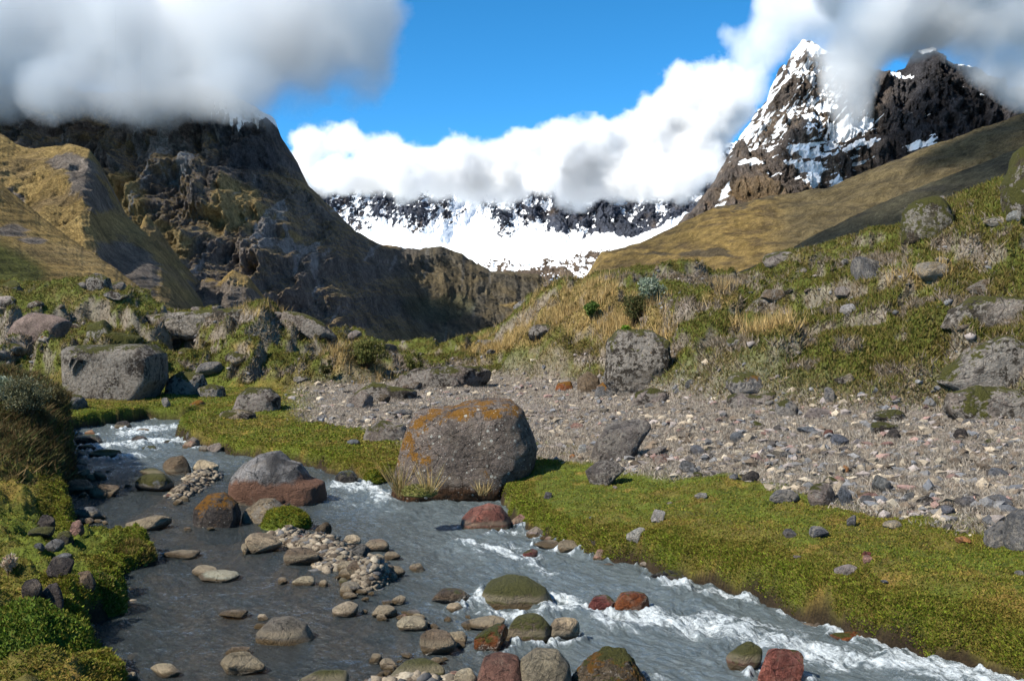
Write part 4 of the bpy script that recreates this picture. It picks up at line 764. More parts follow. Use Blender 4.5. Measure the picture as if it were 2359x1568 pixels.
fmask = k.math('MULTIPLY', k.ramp(ff, .66, 1.40), k.ramp(fo, .04, .3))
murkc = k.mix(k.ramp(f1, .3, .7), (.10, .125, .132), (.175, .21, .22))
body = k.n('ShaderNodeBsdfDiffuse'); k.l(murkc, body.inputs[0])
tr = k.n('ShaderNodeBsdfTransparent'); tr.inputs[0].default_value = (.66, .58, .46, 1)
m1 = k.n('ShaderNodeMixShader'); k.l(k.math('ADD', k.math('MULTIPLY', mu, .74), .05), m1.inputs[0]); k.l(tr.outputs[0], m1.inputs[1]); k.l(body.outputs[0], m1.inputs[2])
gl = k.n('ShaderNodeBsdfGlossy'); gl.inputs['Roughness'].default_value = .09; gl.inputs[0].default_value = (.9, .9, .9, 1)
fr = k.n('ShaderNodeFresnel'); fr.inputs[0].default_value = 1.33
m2 = k.n('ShaderNodeMixShader'); k.l(fr.outputs[0], m2.inputs[0]); k.l(m1.outputs[0], m2.inputs[1]); k.l(gl.outputs[0], m2.inputs[2])
wh = k.n('ShaderNodeBsdfDiffuse'); wh.inputs[0].default_value = (.58, .63, .66, 1)
m3 = k.n('ShaderNodeMixShader'); k.l(fmask, m3.inputs[0]); k.l(m2.outputs[0], m3.inputs[1]); k.l(wh.outputs[0], m3.inputs[2])
bp = k.n('ShaderNodeBump'); bp.inputs['Strength'].default_value = 1.0; bp.inputs['Distance'].default_value = .05
rp = k.noise(k.mapping(p2, (5, 13, 6)), 2.0, 6, .7, .6)
k.l(k.math('ADD', rp, k.math('MULTIPLY', f2, .5)), bp.inputs['Height'])
for s_ in (gl, fr, wh, body): k.l(bp.outputs[0], s_.inputs['Normal'])
k.l(m3.outputs[0], k.out.inputs['Surface'])
water = tag(link_mesh('stream', raw_mesh('stream', wco, fc, None, True, {'foam': foam.ravel()[used], 'murk': murk.ravel()[used]}), k.m), 'milky blue grey mountain stream with white rapids and a dark clear shallow', None, None, 'structure')
# --- look-alike stones strewn about (they share a label and a group by area)
def scatter(n, mask, sizes, cols, mats, kinds, label, group, name='stone', seed=5, sink=.3):
    r = np.random.RandomState(seed); rr = random.Random(seed)
    m = mask.copy(); ok = (GY > 6.5) & (GY < 60) & (GV < 1560) & (GU > 0) & (GU < 2359); ok[40:] &= GV[40:] <= GVM+2; ok[:40] = False
    w = (m*ok).ravel(); w = w/w.sum(); idx = r.choice(w.size, n, p=w, replace=False)
    for q in idx:
        u, y, x, z = GU.flat[q], GY.flat[q], GX.flat[q], GZ.flat[q]
        s = sizes[0]*(sizes[1]/sizes[0])**(rr.random()**1.6)
        kd = rr.choice(kinds); mt = rr.choice(mats); me = proto(kd, rr.randrange(6)); key = (me.name, mt)
        if key not in mats_cache:
            m2 = me.copy(); m2.materials.clear(); m2.materials.append(MS[mt]); mats_cache[key] = m2
        o = bpy.data.objects.new(name, mats_cache[key]); S.collection.objects.link(o)
        hh = s*rr.uniform(.5, .8); o.scale = (s/2*rr.uniform(.9, 1.3), s/2, hh/2); o.location = (x, y, z+hh/2-hh*sink)
        o.rotation_euler = (rr.uniform(-.2, .2), rr.uniform(-.2, .2), rr.uniform(0, 6.28))
        c = COLS[rr.choice(cols)]; j = rr.uniform(.75, 1.25); o.color = (c[0]*j, c[1]*j, c[2]*j, 1)
        tag(o, label, name, group)
flat = gravel*(1-GHILL)
scatter(42, flat*(GV > 930), (.10, .26), ['grey', 'grey', 'blue', 'pink', 'tan', 'brown', 'rose'], ['plain', 'lichen', 'crust'], ['round', 'angular', 'slab'], 'small loose stone, one of many strewn over the stony flat behind the turf', 'stones strewn over the stony flat', seed=6)
scatter(12, (1-flat)*(1-GHILL)*(GSD > .3)*(GV > 1120)*(GU > 1250), (.04, .10), ['grey', 'blue', 'pale', 'pink'], ['plain', 'lichen'], ['round', 'angular'], 'small stone, one of a few lying in the green turf by the water', 'small stones in the streamside turf', seed=7)
scatter(24, GHILL*(GU > 1000)*(GV > 470), (.25, .9), ['pink', 'grey', 'tan', 'brown'], ['crust', 'hill', 'lichen'], ['round', 'angular', 'slab'], 'lichened rock, one of many poking out of the grassy right hillside', 'rocks poking out of the right hillside', 'rock', seed=8, sink=.45)
scatter(30, GHILL*(GU < 1000)*(GV > 660), (.25, .8), ['pink', 'grey', 'tan', 'brown'], ['crust', 'hill', 'lichen'], ['round', 'angular', 'slab'], 'lichened rock, one of many poking out of the grassy left ridge', 'rocks poking out of the left ridge', 'rock', seed=9, sink=.45)
barm = ((GSD < -.05) & (GZ > zw(GY)-.03) & (GY < 20)).astype(float)
scatter(10, barm+1e-9*(GSD < 0)*(GY < 20), (.07, .17), ['beige', 'tan', 'beige', 'grey', 'rose'], ['wet', 'plain'], ['round', 'round', 'slab'], 'small pale cobble, one of many piled on the pebble bars in the stream', 'cobbles on the pebble bars', seed=10)

TR = random.Random(77)
trail = [(600, 1250), (700, 1262), (790, 1290), (850, 1330), (850, 1390), (930, 1420), (1020, 1440), (1000, 1500), (900, 1560), (1060, 1580)]
for q_ in range(74):
    a_, b_ = trail[(j_ := TR.randrange(len(trail)-1))], trail[j_+1]; t_ = TR.random(); sc_ = TR.gauss(0, 1)
    u_, v_ = a_[0]+(b_[0]-a_[0])*t_+sc_*34, a_[1]+(b_[1]-a_[1])*t_+TR.gauss(0, 1)*13; w_ = TR.choice([14, 18, 22, 28, 34, 44])
    stone('stone', 'wet cobble, one of many in the trail of stones down the middle of the stream', 'stone', u_, max(v_, 1225), w_, w_*TR.uniform(.35, .6), TR.choice(['beige', 'tan', 'brown', 'tan', 'grey', 'rose', 'brown']), 'wet', TR.choice(['round', 'round', 'angular', 'slab']), 'cobbles of the midstream trail', water=True, sink=.35)
TR = random.Random(78)
for q_ in range(20):
    t_ = TR.random(); u_ = 165+t_*260+TR.gauss(0, 30); v_ = 1085+TR.random()*190
    if u_ < 175: continue
    w_ = TR.choice([12, 16, 20, 26, 34])
    stone('stone', 'small dark wet stone, one of several dotted over the upper left channel', 'stone', u_, v_, w_, w_*TR.uniform(.3, .55), TR.choice(['brown', 'brown', 'dark', 'tan', 'grey']), 'wet', TR.choice(['round', 'angular', 'slab']), 'small stones in the upper left channel', water=True, sink=.35)
TR = random.Random(79)
SH = [(420, 988, 440, 1030), (440, 1032, 560, 1050), (1180, 1205, 1262, 1248), (410, 985, 470, 1000), (1280, 1262, 1460, 1300), (180, 1050, 200, 1120)]
for q_ in range(30):
    x0_, y0_, x1_, y1_ = SH[TR.randrange(len(SH))]; t_ = TR.random(); w_ = TR.choice([12, 16, 22, 30, 36])
    stone('stone', 'rough stone, one of many lining the waterline under the turf edges', 'stone', x0_+(x1_-x0_)*t_+TR.gauss(0, 8), y0_+(y1_-y0_)*t_+TR.gauss(0, 3), w_, w_*TR.uniform(.4, .65), TR.choice(['rose', 'pink', 'grey', 'tan', 'brown']), TR.choice(['plain', 'wet']), TR.choice(['angular', 'slab', 'round']), 'stones lining the waterline', water=True, sink=.3)

# --- uncountable small stuff
SLY = np.gradient(GZ, axis=0)/np.maximum(np.gradient(GY, axis=0), 1e-6)
def pick(n, w, seed):
    r = np.random.RandomState(seed); w = w.copy(); w[:40] = 0; w[GY > 58] = 0
    vis = np.zeros(w.shape, bool); vis[40:] = GV[40:] <= GVM+14; w = np.clip(w*vis*(GV < 1640), 0, None)
    c = np.cumsum(w.ravel()); q = np.searchsorted(c, r.rand(n)*c[-1]); q = np.clip(q, 0, w.size-1)
    du = np.gradient(ucols)[q % len(ucols)]; dy = np.gradient(yrings)[q//len(ucols)]
    jx = (r.rand(n)-.5); jy = (r.rand(n)-.5); y = GY.flat[q]+jy*dy; x = PX(GU.flat[q]+jx*du, y)
    sl = np.clip(SLY.flat[q], -4, 4); return q, x, y, GZ.flat[q]+sl*jy*dy, r
def pebbles(name, n, w, s0, s1, cols, label, seed, sub=1, dim=1.0, jit=.22):
    q, x, y, z, r = pick(n, w, seed); d, f = ico(sub); nv = len(d)
    s = s0*(s1/s0)**(r.rand(n)**2.4); sc = np.stack([s*r.uniform(.8, 1.4, n), s*r.uniform(.8, 1.3, n), s*r.uniform(.45, .85, n)], 1)/2
    a = r.rand(n)*6.28; v = d[None]*(1+jit*r.randn(n, nv, 1)).clip(.4, 1.7)*sc[:, None, :]
    ca, sa = np.cos(a)[:, None], np.sin(a)[:, None]; tl = r.uniform(-.5, .5, n)[:, None]
    vx = v[..., 0]*ca-v[..., 1]*sa; vy = v[..., 0]*sa+v[..., 1]*ca; vz = v[..., 2]+vx*tl*.5
    co = np.stack([vx+x[:, None], vy+y[:, None], vz+(z+sc[:, 2]*.35)[:, None]], -1).reshape(-1, 3)
    F_ = (f[None]+(np.arange(n)*nv)[:, None, None]).reshape(-1, 3)
    ci = np.array([COLS[c] for c in cols])[r.randint(0, len(cols), n)]*r.uniform(.5, 1.1, (n, 1))*dim
    ci = ci*.75 + ci.mean(1)[:, None]*.25
    me = raw_mesh(name, co, F_, np.repeat(ci, nv, 0), jit < .3)
    tag(link_mesh(name, me, M_PEB), label, None, None, 'stuff')
k = N('pebble'); p_ = k.pos(); M_PEB_C = k.scalec(k.attr('col'), k.ramp(k.noise(p_, 60, 4, .7), .3, .7, .7, 1.3)); k.bump(k.noise(p_, 60, 4, .7), .6, .01); M_PEB = k.done(M_PEB_C, .85, .25)
pebbles('gravel', 19000, flat*(1+2*sstep(n2, 0, .3)), .014, .14, ['grey', 'pink', 'tan', 'tan', 'blue', 'grey', 'brown', 'brown', 'pink', 'tan', 'grey', 'dark', 'tan', 'brown', 'rose', 'beige', 'pink', 'grey'], 'grey and pinkish gravel covering the stony flat', 21, dim=1.15, jit=.34)
pebbles('gravel', 9000, barm*3+.12*((GSD < 0)*(GSD > -.35)*(GY < 26)*(GZ > zw(GY)-.12)), .022, .10, ['beige', 'tan', 'tan', 'brown', 'grey', 'tan', 'brown'], 'pale wet gravel of the pebble bars and stream edges', 22, dim=.72)
pebbles('gravel', 1100, rockm*GHILL, .04, .18, ['pink', 'grey', 'grey', 'brown'], 'broken lichened stones scattered over bare patches of the hillsides', 23)

def blades(name, n, w, h0, h1, w0, w1, tint, label, seed, lean=.5, mixc=.5, leaf=False, lift=0.0):
    q, x, y, z, r = pick(n, w, seed); base = np.stack([x, y, z-lift*0-.004], 1)
    h = r.uniform(h0, h1, n)*(.6+.8*r.rand(n)); wd = r.uniform(w0, w1, n)
    a = r.rand(n)*6.28; b = r.rand(n)*6.28; L = lean*r.rand(n)*h
    side = np.stack([np.cos(a)*wd/2, np.sin(a)*wd/2, 0*a], 1)
    tip = base + np.stack([np.cos(b)*L, np.sin(b)*L, h], 1)
    if leaf:                                   # small rounded leaves: a tilted diamond
        mid = base+(tip-base)*.55; co = np.stack([base+(tip-base)*.1, mid+side, tip, mid-side], 1).reshape(-1, 3); F_ = np.arange(n*4).reshape(-1, 4); k_ = 4
    else:
        co = np.stack([base-side, base+side, tip], 1).reshape(-1, 3); F_ = np.arange(n*3).reshape(-1, 3); k_ = 3
    g = col.reshape(-1, 3)[q]; t = np.array(tint)[r.randint(0, len(tint), n)]
    c = (g*(1-mixc)+t*mixc)*r.uniform(.65, 1.45, (n, 1))
    me = raw_mesh(name, co, F_, np.repeat(c, k_, 0), False); return tag(link_mesh(name, me, M_LEAF), label, None, None, 'stuff')
def mat_leaf():
    k = N('leaf'); c = k.attr('col'); k.l(c, k.b.inputs['Base Color']); k.b.inputs['Roughness'].default_value = .7; k.b.inputs['Specular IOR Level'].default_value = .15
    t = k.n('ShaderNodeBsdfTranslucent'); k.l(c, t.inputs[0]); m = k.n('ShaderNodeMixShader'); m.inputs[0].default_value = .3
    k.l(k.b.outputs[0], m.inputs[1]); k.l(t.outputs[0], m.inputs[2]); k.l(m.outputs[0], k.out.inputs['Surface']); return k.m
M_LEAF = mat_leaf()
turf = (1-flat)*(1-GHILL)*(GSD > .05)*(1-dk*.8)
G1 = [(.12, .165, .012), (.16, .185, .016), (.20, .165, .025), (.09, .125, .014), (.25, .19, .04), (.18, .12, .03)]
patch = 1+.9*sstep(n1+n2*.6, -.2, .3)
blades('grass', 450000, turf*(GY < 17)*patch*(1+5*(GSD < .35))*(1-.55*sstep(fbm2(GX/.25, GY/.25, 3, 313), .05, .3)), .007, .020, .007, .014, G1, 'short green turf along both sides of the stream', 31, 1.6, .6, True)
blades('grass', 90000, turf*(GY >= 15)*(GY < 34), .012, .035, .014, .03, G1, 'short turf around the stream head', 32, 1.4, .6, True)
blades('grass', 110000, (GSD > .03+.04*sstep(n2, -.1, .2))*(GSD < .22)*(GY < 30)*(1-flat)*1.0, .008, .024, .010, .018, [(.15, .20, .014), (.19, .22, .02), (.17, .13, .03)], 'leafy fringe hanging along the edges of the banks', 33, 1.4, .75, True)
blades('grass', 300000, GHILL*(1-rockm*.8)*(GY < 56)*(1+sstep(n2, -.1, .3)), .025, .085, .02, .045, [(.115, .12, .018), (.17, .125, .03), (.085, .098, .015), (.22, .15, .055), (.13, .09, .03)], 'rough olive grass over the hillsides', 34, 1.3, .55)
dg = np.clip(sstep(dryb+.7*n2, .40, .85), 0, 1)*GHILL
blades('dry_grass', 9500, dg*sstep(n2+n1*.4, .0, .2), .12, .38, .010, .022, [(.40, .28, .11), (.46, .33, .15), (.34, .22, .08)], 'tall straw coloured tussock grass on the hillsides', 35, .8, .85)
blades('scrub', 340000, flat*(1+sstep(n1, -.1, .3))*sstep(n2+.35, 0, .3), .015, .060, .006, .016, [(.35, .305, .25), (.30, .25, .20), (.22, .18, .135), (.40, .36, .30)], 'greyish dead scrub and lichen cushions over the stony flat', 36, 1.6, .9)
blades('scrub', 50000, rockm*GHILL + .08*GHILL*sstep(n1, 0, .3), .04, .14, .02, .04, [(.25, .20, .15), (.19, .15, .10), (.14, .10, .055)], 'greyish brown scrub on the rocky parts of the hillsides', 37, 1.4, .85)
blades('scrub', 90000, dk, .03, .10, .012, .03, [(.10, .07, .03), (.06, .05, .02), (.09, .10, .03), (.14, .09, .04)], 'dark tangled roots and scrub on the shaded left bank', 38, 1.8, .9)

# --- plants one can point at
def plant(name, label, cat, u, v, w, h, cols, n, leaf=(.03, .012), stems=14, stemcol=(.10, .07, .04), kindp='bush', seed=1, water=False, low=.0, y=None):
    b = at(u, v) if not water else Vector((PX(u, wy(v)), wy(v), float(zw(wy(v)))+.02))
    if y: b = Vector((PX(u, y), y, PZ(v, y)))
    s = b.y/F; W_, H_ = w*s, h*s; r = np.random.RandomState(seed)
    e = bpy.data.objects.new(name, None); S.collection.objects.link(e); e.location = b; tag(e, label, cat); e.empty_display_size = .1
    d = r.normal(size=(n, 3)); d /= np.linalg.norm(d, axis=1)[:, None]
    if kindp == 'bush':
        cl = r.normal(size=(stems*2, 3)); cl /= np.linalg.norm(cl, axis=1)[:, None]; cl *= r.uniform(.3, .85, (stems*2, 1)); k_ = r.randint(0, len(cl), n)
        c = cl[k_] + d*r.uniform(.05, .34, (n, 1)); c[:, 2] = c[:, 2]*.5+.55
        c = c*np.array([W_/2, W_/2, H_]); c[:, 2] = np.maximum(c[:, 2], low*H_)
    elif kindp == 'tuft':
        c = d*np.array([W_*.16, W_*.16, 0])
    else:
        rr_ = .9+.1*r.rand(n); c = d*rr_[:, None]; c[:, 2] = np.abs(c[:, 2]); c *= (1+.45*fbm3(d[:, 0]*2, d[:, 1]*2, np.abs(d[:, 2])*2+seed, 4, seed))[:, None]; c = c*np.array([W_/2, W_/2*.8, H_])
    ax = r.normal(size=(n, 3)); ax[:, 2] = np.abs(ax[:, 2])+.3; ax /= np.linalg.norm(ax, axis=1)[:, None]; L = leaf[0]*r.uniform(.6, 1.4, (n, 1))
    if kindp == 'tuft':
        ax = r.normal(size=(n, 3))*np.array([.42, .42, 0]) + np.array([0, 0, 1]); L = H_*r.uniform(.45, 1.05, (n, 1))
    t = np.cross(ax, r.normal(size=(n, 3))); t /= np.linalg.norm(t, axis=1)[:, None]; t *= leaf[1]/2*(1 if kindp == 'tuft' else 1)
    co = np.stack([c, c+ax*L*.5+t, c+ax*L, c+ax*L*.5-t], 1).reshape(-1, 3)
    ci = np.array(cols)[r.randint(0, len(cols), n)]*r.uniform(.7, 1.35, (n, 1))
    link_mesh('leaves' if kindp != 'tuft' else 'blades', raw_mesh('leaves', co, np.arange(n*4).reshape(-1, 4), np.repeat(ci, 4, 0), False), M_LEAF, e)
    if kindp == 'bush':
        vs, fs, cc = [], [], []
        for i in range(stems):
            tp = cl[i]*np.array([W_/2, W_/2, .5*H_])*.9 + np.array([0, 0, .5*H_]); b0 = np.array([tp[0]*.12, tp[1]*.12, -.05*H_]); md = (b0+tp)/2+r.normal(size=3)*W_*.04
            pts = [b0, md, tp]; rad = [W_*.012, W_*.008, W_*.003]
            for j, (p0, ra) in enumerate(zip(pts, rad)):
                for a in range(5):
                    vs.append(p0+np.array([math.cos(a*1.2566)*ra, math.sin(a*1.2566)*ra, 0]))
            o0 = i*15
            for j in range(2):
                for a in range(5): fs.append([o0+j*5+a, o0+j*5+(a+1) % 5, o0+j*5+5+(a+1) % 5, o0+j*5+5+a])
        link_mesh('stems', raw_mesh('stems', np.array(vs), np.array(fs), np.tile(stemcol, (len(vs), 1)), True), M_LEAF, e)
    if kindp == 'mound':
        dd, ff = ico(4); pp = dd.copy(); pp[:, 2] = np.where(pp[:, 2] < 0, pp[:, 2]*.3, pp[:, 2]); pp *= (1+.45*fbm3(dd[:, 0]*2, dd[:, 1]*2, dd[:, 2]*2+seed, 4, seed))[:, None]
        pp *= np.array([W_/2*.97, W_/2*.78, H_*.95]); cm = np.array(cols[0])*.8
        link_mesh('cushion', raw_mesh('cushion', pp, ff, np.tile(cm, (len(pp), 1))*(1+.5*fbm3(dd[:, 0]*4, dd[:, 1]*4, dd[:, 2]*4, 3, seed))[:, None], True), M_PEB, e)
    return e
SILV = [(.20, .24, .17), (.15, .19, .12), (.28, .31, .24)]; DKG = [(.05, .065, .02), (.08, .075, .025), (.10, .08, .03)]; OLV = [(.11, .12, .03), (.15, .13, .04), (.08, .09, .025)]
MOS = [(.10, .13, .010), (.15, .16, .012), (.20, .15, .018), (.08, .09, .012)]; LEA = [(.07, .11, .012), (.10, .15, .015), (.13, .13, .02)]; STR = [(.34, .25, .11), (.28, .19, .07), (.40, .31, .15)]
plant('shrub', 'silvery green shrub standing on top of the right hill', 'shrub', 1497, 712, 72, 68, SILV, 2600, (.09, .035), 16, seed=2)
plant('shrub', 'dark round leafed shrub just left of the silvery one', 'shrub', 1460, 752, 84, 70, DKG, 3800, (.06, .025), 14, seed=3)
plant('shrub', 'small dark green shrub in the straw grass of the right hill', 'shrub', 1362, 742, 38, 40, [(.06, .10, .02), (.10, .15, .03)], 1200, (.08, .04), 8, seed=4)
plant('shrub', 'small bright green plant under the dark round shrub', 'shrub', 1444, 782, 26, 30, [(.12, .22, .02), (.16, .26, .03)], 700, (.08, .04), 6, seed=5)
plant('shrub', 'wide olive shrub beside the valley gap', 'shrub', 845, 850, 108, 66, OLV, 5200, (.07, .022), 20, seed=6, low=.1)
plant('shrub', 'small rounded olive shrub right of the wide one by the gap', 'shrub', 955, 858, 50, 44, OLV, 1600, (.06, .022), 10, seed=7, low=.1)
plant('shrub', 'small dark shrub at the foot of the left ridge', 'shrub', 752, 872, 34, 40, DKG, 1000, (.06, .03), 8, seed=8)
plant('shrub', 'scraggly grey green shrub on top of the dark left bank', 'shrub', 55, 965, 140, 100, [(.12, .12, .06), (.16, .16, .10), (.08, .07, .03)], 5200, (.035, .012), 40, (.07, .05, .03), seed=9)
plant('shrub', 'silvery shrub at the left edge above the dark bank', 'shrub', 5, 940, 80, 70, SILV, 2600, (.045, .014), 22, seed=10)
plant('shrub', 'brown twiggy shrub at the water end of the dark left bank', 'shrub', 120, 955, 80, 60, [(.09, .08, .03), (.12, .10, .05), (.06, .05, .02)], 2600, (.03, .01), 26, (.06, .04, .025), seed=12)
plant('rosette_plant', 'pale pinkish woolly plant on the near left bank', 'plant', 18, 1330, 50, 46, [(.38, .30, .22), (.45, .38, .28), (.30, .20, .14)], 500, (.030, .010), 10, seed=11)
plant('moss_mound', 'bright green moss mound in mid stream beside the beige boulder', 'moss mound', 660, 1216, 116, 44, MOS, 9000, (.022, .008), kindp='mound', seed=13, water=True)
plant('moss_mound', 'low yellow green moss cushion left of the largest boulder', 'moss mound', 862, 1112, 50, 26, MOS, 2200, (.03, .010), kindp='mound', seed=14, water=True)
plant('grass_tussock', 'reddish brown and green tussock at the tip of the left bank', 'tussock', 292, 1298, 130, 44, [(.13, .14, .02), (.20, .15, .04), (.10, .07, .025)], 9000, (.045, .007), kindp='mound', seed=15, water=True)
plant('grass_tussock', 'leafy green tussock overhanging the water above the near corner', 'tussock', 225, 1412, 130, 84, LEA+[(.19, .16, .05)], 14000, (.030, .012), kindp='mound', seed=16, water=True)
plant('grass_tussock', 'dark mossy mound at the foot of the dark left bank', 'tussock', 112, 1108, 100, 100, [(.07, .08, .015), (.11, .09, .02), (.09, .06, .02)], 8000, (.035, .012), kindp='mound', seed=17, y=16.2)
plant('grass_tussock', 'thick leafy green mound filling the near left corner', 'tussock', 70, 1580, 330, 190, LEA, 30000, (.026, .013), kindp='mound', seed=18, y=7.35)
plant('grass_tuft', 'tall straw grass tuft at the left foot of the largest boulder', 'grass tuft', 922, 1150, 44, 100, STR+[(.14, .14, .04)], 130, (.1, .007), kindp='tuft', seed=19, water=True)
plant('grass_tuft', 'straw grass stalks in front of the largest boulder', 'grass tuft', 988, 1148, 40, 90, STR, 60, (.1, .006), kindp='tuft', seed=20, y=12.2)
plant('grass_tuft', 'drooping dry tuft at the right foot of the largest boulder', 'grass tuft', 1112, 1142, 60, 40, STR, 70, (.1, .006), kindp='tuft', seed=21, y=12.2)
plant('moss_mound', 'small leafy ledge growing on the foot of the largest boulder', 'moss mound', 965, 1138, 80, 20, [(.16, .16, .04), (.22, .19, .07)], 1600, (.03, .010), kindp='mound', seed=22, y=12.25)
# ------------------------------------------------------------------ clouds (volumes of their own at their own distance)
def cloud(name, label, blobs, voxel, band, dens, nscale, amp, thr, seed=0, detail=6, col=(1, 1, 1)):
    """blobs: (u, v, radius px, distance, stretch in depth)"""
    bm = bmesh.new(); R_ = random.Random(seed)
    for (u, v, r, y, st) in blobs:
        rad = r/F*y
        bmesh.ops.create_icosphere(bm, subdivisions=3, radius=1, matrix=Matrix.Translation((PX(u, y), y, PZ(v, y))) @ Matrix.Diagonal((rad, rad*st, rad, 1)))
    me = bpy.data.meshes.new(name); bm.to_mesh(me); bm.free(); ob = bpy.data.objects.new(name, me); S.collection.objects.link(ob)
    k = N(name); t = k.t; t.nodes.remove(k.b)
    pv = k.n('ShaderNodeVolumePrincipled'); pv.inputs['Density Attribute'].default_value = ''; pv.inputs['Color'].default_value = (*col, 1); pv.inputs['Anisotropy'].default_value = .0
    at_ = k.attr('density', 'Fac'); p = k.pos(); off = k.n('ShaderNodeVectorMath', operation='ADD'); k.l(p, off.inputs[0]); off.inputs[1].default_value = (seed*371.0, seed*113.0, 0)
    n = k.noise(off.outputs[0], nscale, detail, .68)
    m = k.math('MULTIPLY_ADD', n, amp, -amp*.5-thr); a = k.math('ADD', at_, m)
    k.l(k.math('MAXIMUM', k.math('MULTIPLY', a, dens), 0.0), pv.inputs['Density']); k.l(pv.outputs[0], k.out.inputs['Volume'])
    me.materials.append(k.m)
    ng = bpy.data.node_groups.new(name, 'GeometryNodeTree')
    ng.interface.new_socket('Geometry', in_out='INPUT', socket_type='NodeSocketGeometry'); ng.interface.new_socket('Geometry', in_out='OUTPUT', socket_type='NodeSocketGeometry')
    gi = ng.nodes.new('NodeGroupInput'); go = ng.nodes.new('NodeGroupOutput'); mv = ng.nodes.new('GeometryNodeMeshToVolume'); mv.resolution_mode = 'VOXEL_SIZE'
    mv.inputs['Voxel Size'].default_value = voxel; mv.inputs['Interior Band Width'].default_value = band; mv.inputs['Density'].default_value = 1
    sm = ng.nodes.new('GeometryNodeSetMaterial'); sm.inputs['Material'].default_value = k.m
    ng.links.new(gi.outputs[0], mv.inputs[0]); ng.links.new(mv.outputs[0], sm.inputs[0]); ng.links.new(sm.outputs[0], go.inputs[0])
    rm = ob.modifiers.new('merge', 'REMESH'); rm.mode = 'VOXEL'; rm.voxel_size = voxel*1.3
    md = ob.modifiers.new('fill', 'NODES'); md.node_group = ng
    return tag(ob, label, None, None, 'stuff')
def world_px(x, y, z, r, st=1.0): return (x/y*F+CU, HV-(z-CH)/y*F, r/y*F, y, st)
rb = random.Random(4)
def row(us, v, r, y, st=1.0, jv=15, jy=.06): return [(u, v+rb.uniform(-jv, jv), r*rb.uniform(.9, 1.1), y*(1+rb.uniform(-jy, jy)), st) for u in us]
cloud('cloud', 'thick grey cloud lying over the left mountain and hiding its top',
      row(range(-700, 600, 90), 212, 118, 1110, 1.0, 6) + row(range(-700, 660, 110), 60, 140, 1160, 1.2) + row(range(-700, 760, 120), -60, 130, 1180, 1.2)
      + [(640, 160, 95, 1150, 1), (690, 60, 110, 1150, 2), (610, 262, 74, 1150, .8), (770, 10, 110, 1150, 2.2), (830, 60, 90, 1150, 2.4), (845, 140, 80, 1150, 2.4), (860, 220, 62, 1150, 2), (725, 200, 76, 1150, 2), (870, -20, 85, 1150, 2.4), (890, 120, 66, 1150, 2.4), (875, 30, 84, 1150, 2.4), (900, 190, 48, 1150, 2), (780, 100, 90, 1150, 2.2), (860, -50, 80, 1150, 2), (760, 265, 50, 1180, 2), (820, 285, 44, 1180, 2), (905, 60, 50, 1150, 2), (905, 285, 36, 1150, .6), (700, 275, 44, 1150, .6), (790, 250, 34, 1150, .6)], 8, 30, .06, 1/85, 2.1, .42, 1)
cloud('cloud', 'bright white cumulus bank filling the head of the valley over the snow wall',
      row(range(690, 1640, 80), 405, 92, 3120, 1.1, 8) + [(710, 335, 78, 3150, 1), (800, 320, 76, 3150, 1), (890, 345, 76, 3150, 1), (985, 365, 66, 3150, 1), (1060, 345, 76, 3150, 1), (1150, 355, 66, 3150, 1), (1210, 335, 78, 3150, 1), (1300, 325, 84, 3150, 1), (1390, 320, 82, 3150, 1), (1470, 300, 84, 3200, 1), (1560, 215, 86, 3250, 1), (1535, 270, 95, 3250, 1), (1580, 380, 90, 3200, 1), (1620, 300, 110, 3250, 1), (1690, 235, 90, 3250, 1), (1650, 170, 72, 3250, 1), (1560, 160, 52, 3250, 1), (1485, 230, 50, 3250, 1), (1650, 400, 66, 3150, 1), (1730, 170, 60, 3250, 1), (1440, 290, 60, 3200, 1)], 13, 78, .12, 1/85, 1.6, .42, 2)
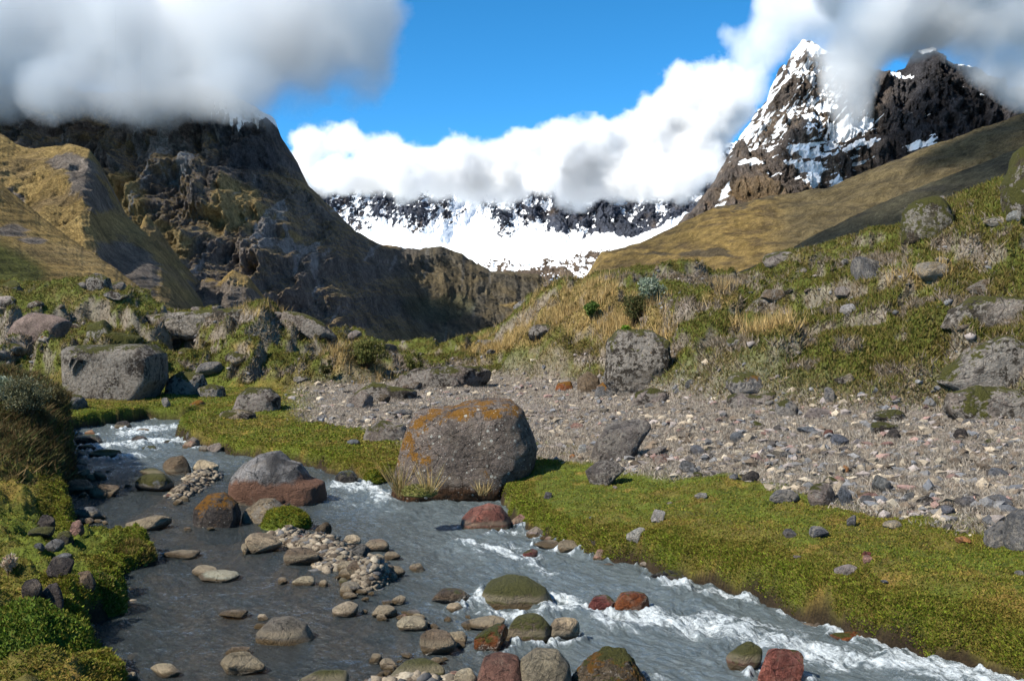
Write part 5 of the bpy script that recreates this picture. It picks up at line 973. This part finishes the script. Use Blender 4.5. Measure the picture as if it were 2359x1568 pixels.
cloud('cloud', 'torn grey white cloud streaming past the top of the snowy peak',
      [(1790, 40, 80, 2900, 1), (1740, 130, 76, 2900, 1), (1840, 20, 95, 2900, 1), (1910, 10, 100, 2900, 1), (1790, -10, 86, 2900, 1), (1730, 200, 76, 2900, 1), (1680, 80, 48, 2900, 1), (1790, 110, 64, 2900, 1), (1870, 70, 60, 2900, 1)], 12, 42, .035, 1/80, 1.5, .46, 3)
cloud('cloud', 'heavy grey cloud wrapped round the upper right summits',
      row(range(2020, 2750, 90), 30, 108, 1880, 1.2) + row(range(1980, 2750, 110), -60, 140, 1900, 1.3) + [(1955, 255, 76, 1800, .8), (1955, 185, 100, 1800, .8), (1890, 110, 66, 1800, .8), (2050, 80, 84, 1800, .8), (2150, 45, 90, 1800, .8), (2250, 80, 96, 1800, .8), (2340, 130, 90, 1800, .8), (1975, 110, 95, 1850, 1), (2280, 150, 84, 1800, 1), (2370, 190, 95, 1800, 1.2), (2450, 220, 105, 1800, 1.2), (2200, 90, 80, 1800, 1)], 9, 28, .055, 1/62, 1.35, .42, 4)

def deck(label, x0, x1, y0, y1, z, step, r, hole, seed, dens, skew=0.0):  # unseen clouds added overhead to shade the mountains, slopes and visible clouds
    q = random.Random(seed); bl = []
    x = x0
    while x <= x1:
        y = y0
        while y <= y1:
            if q.random() > hole: bl.append(world_px(x+skew*(y-y0)+q.uniform(-.2, .2)*step, y+q.uniform(-.2, .2)*step, z+q.uniform(-.1, .1)*r, r*q.uniform(.8, 1.1)))
            y += step
        x += step
    cloud('cloud', label, bl, r/4, r*.45, dens, 1/(r*1.1), 1.1, .35, seed, 4)
deck('unseen high cloud deck added above the frame to shade the left mountain', -1180, -90, 520, 1080, 640, 140, 98, .10, 31, .008)
deck('unseen high cloud added above the frame to shade the dark ridge into the valley', -650, -260, 1200, 1900, 760, 170, 110, .10, 32, .006)
deck('unseen high cloud added above the frame to shade the slope under the right peaks', 150, 640, 650, 1300, 700, 135, 95, .05, 33, .03)
deck('unseen high cloud added above the frame to shade the upper right summits', 140, 620, 1520, 2050, 930, 170, 120, .05, 34, .022)
deck('unseen low cloud added above the frame to shade the brown hillside', -160, 150, 180, 480, 400, 95, 66, .15, 35, .03)
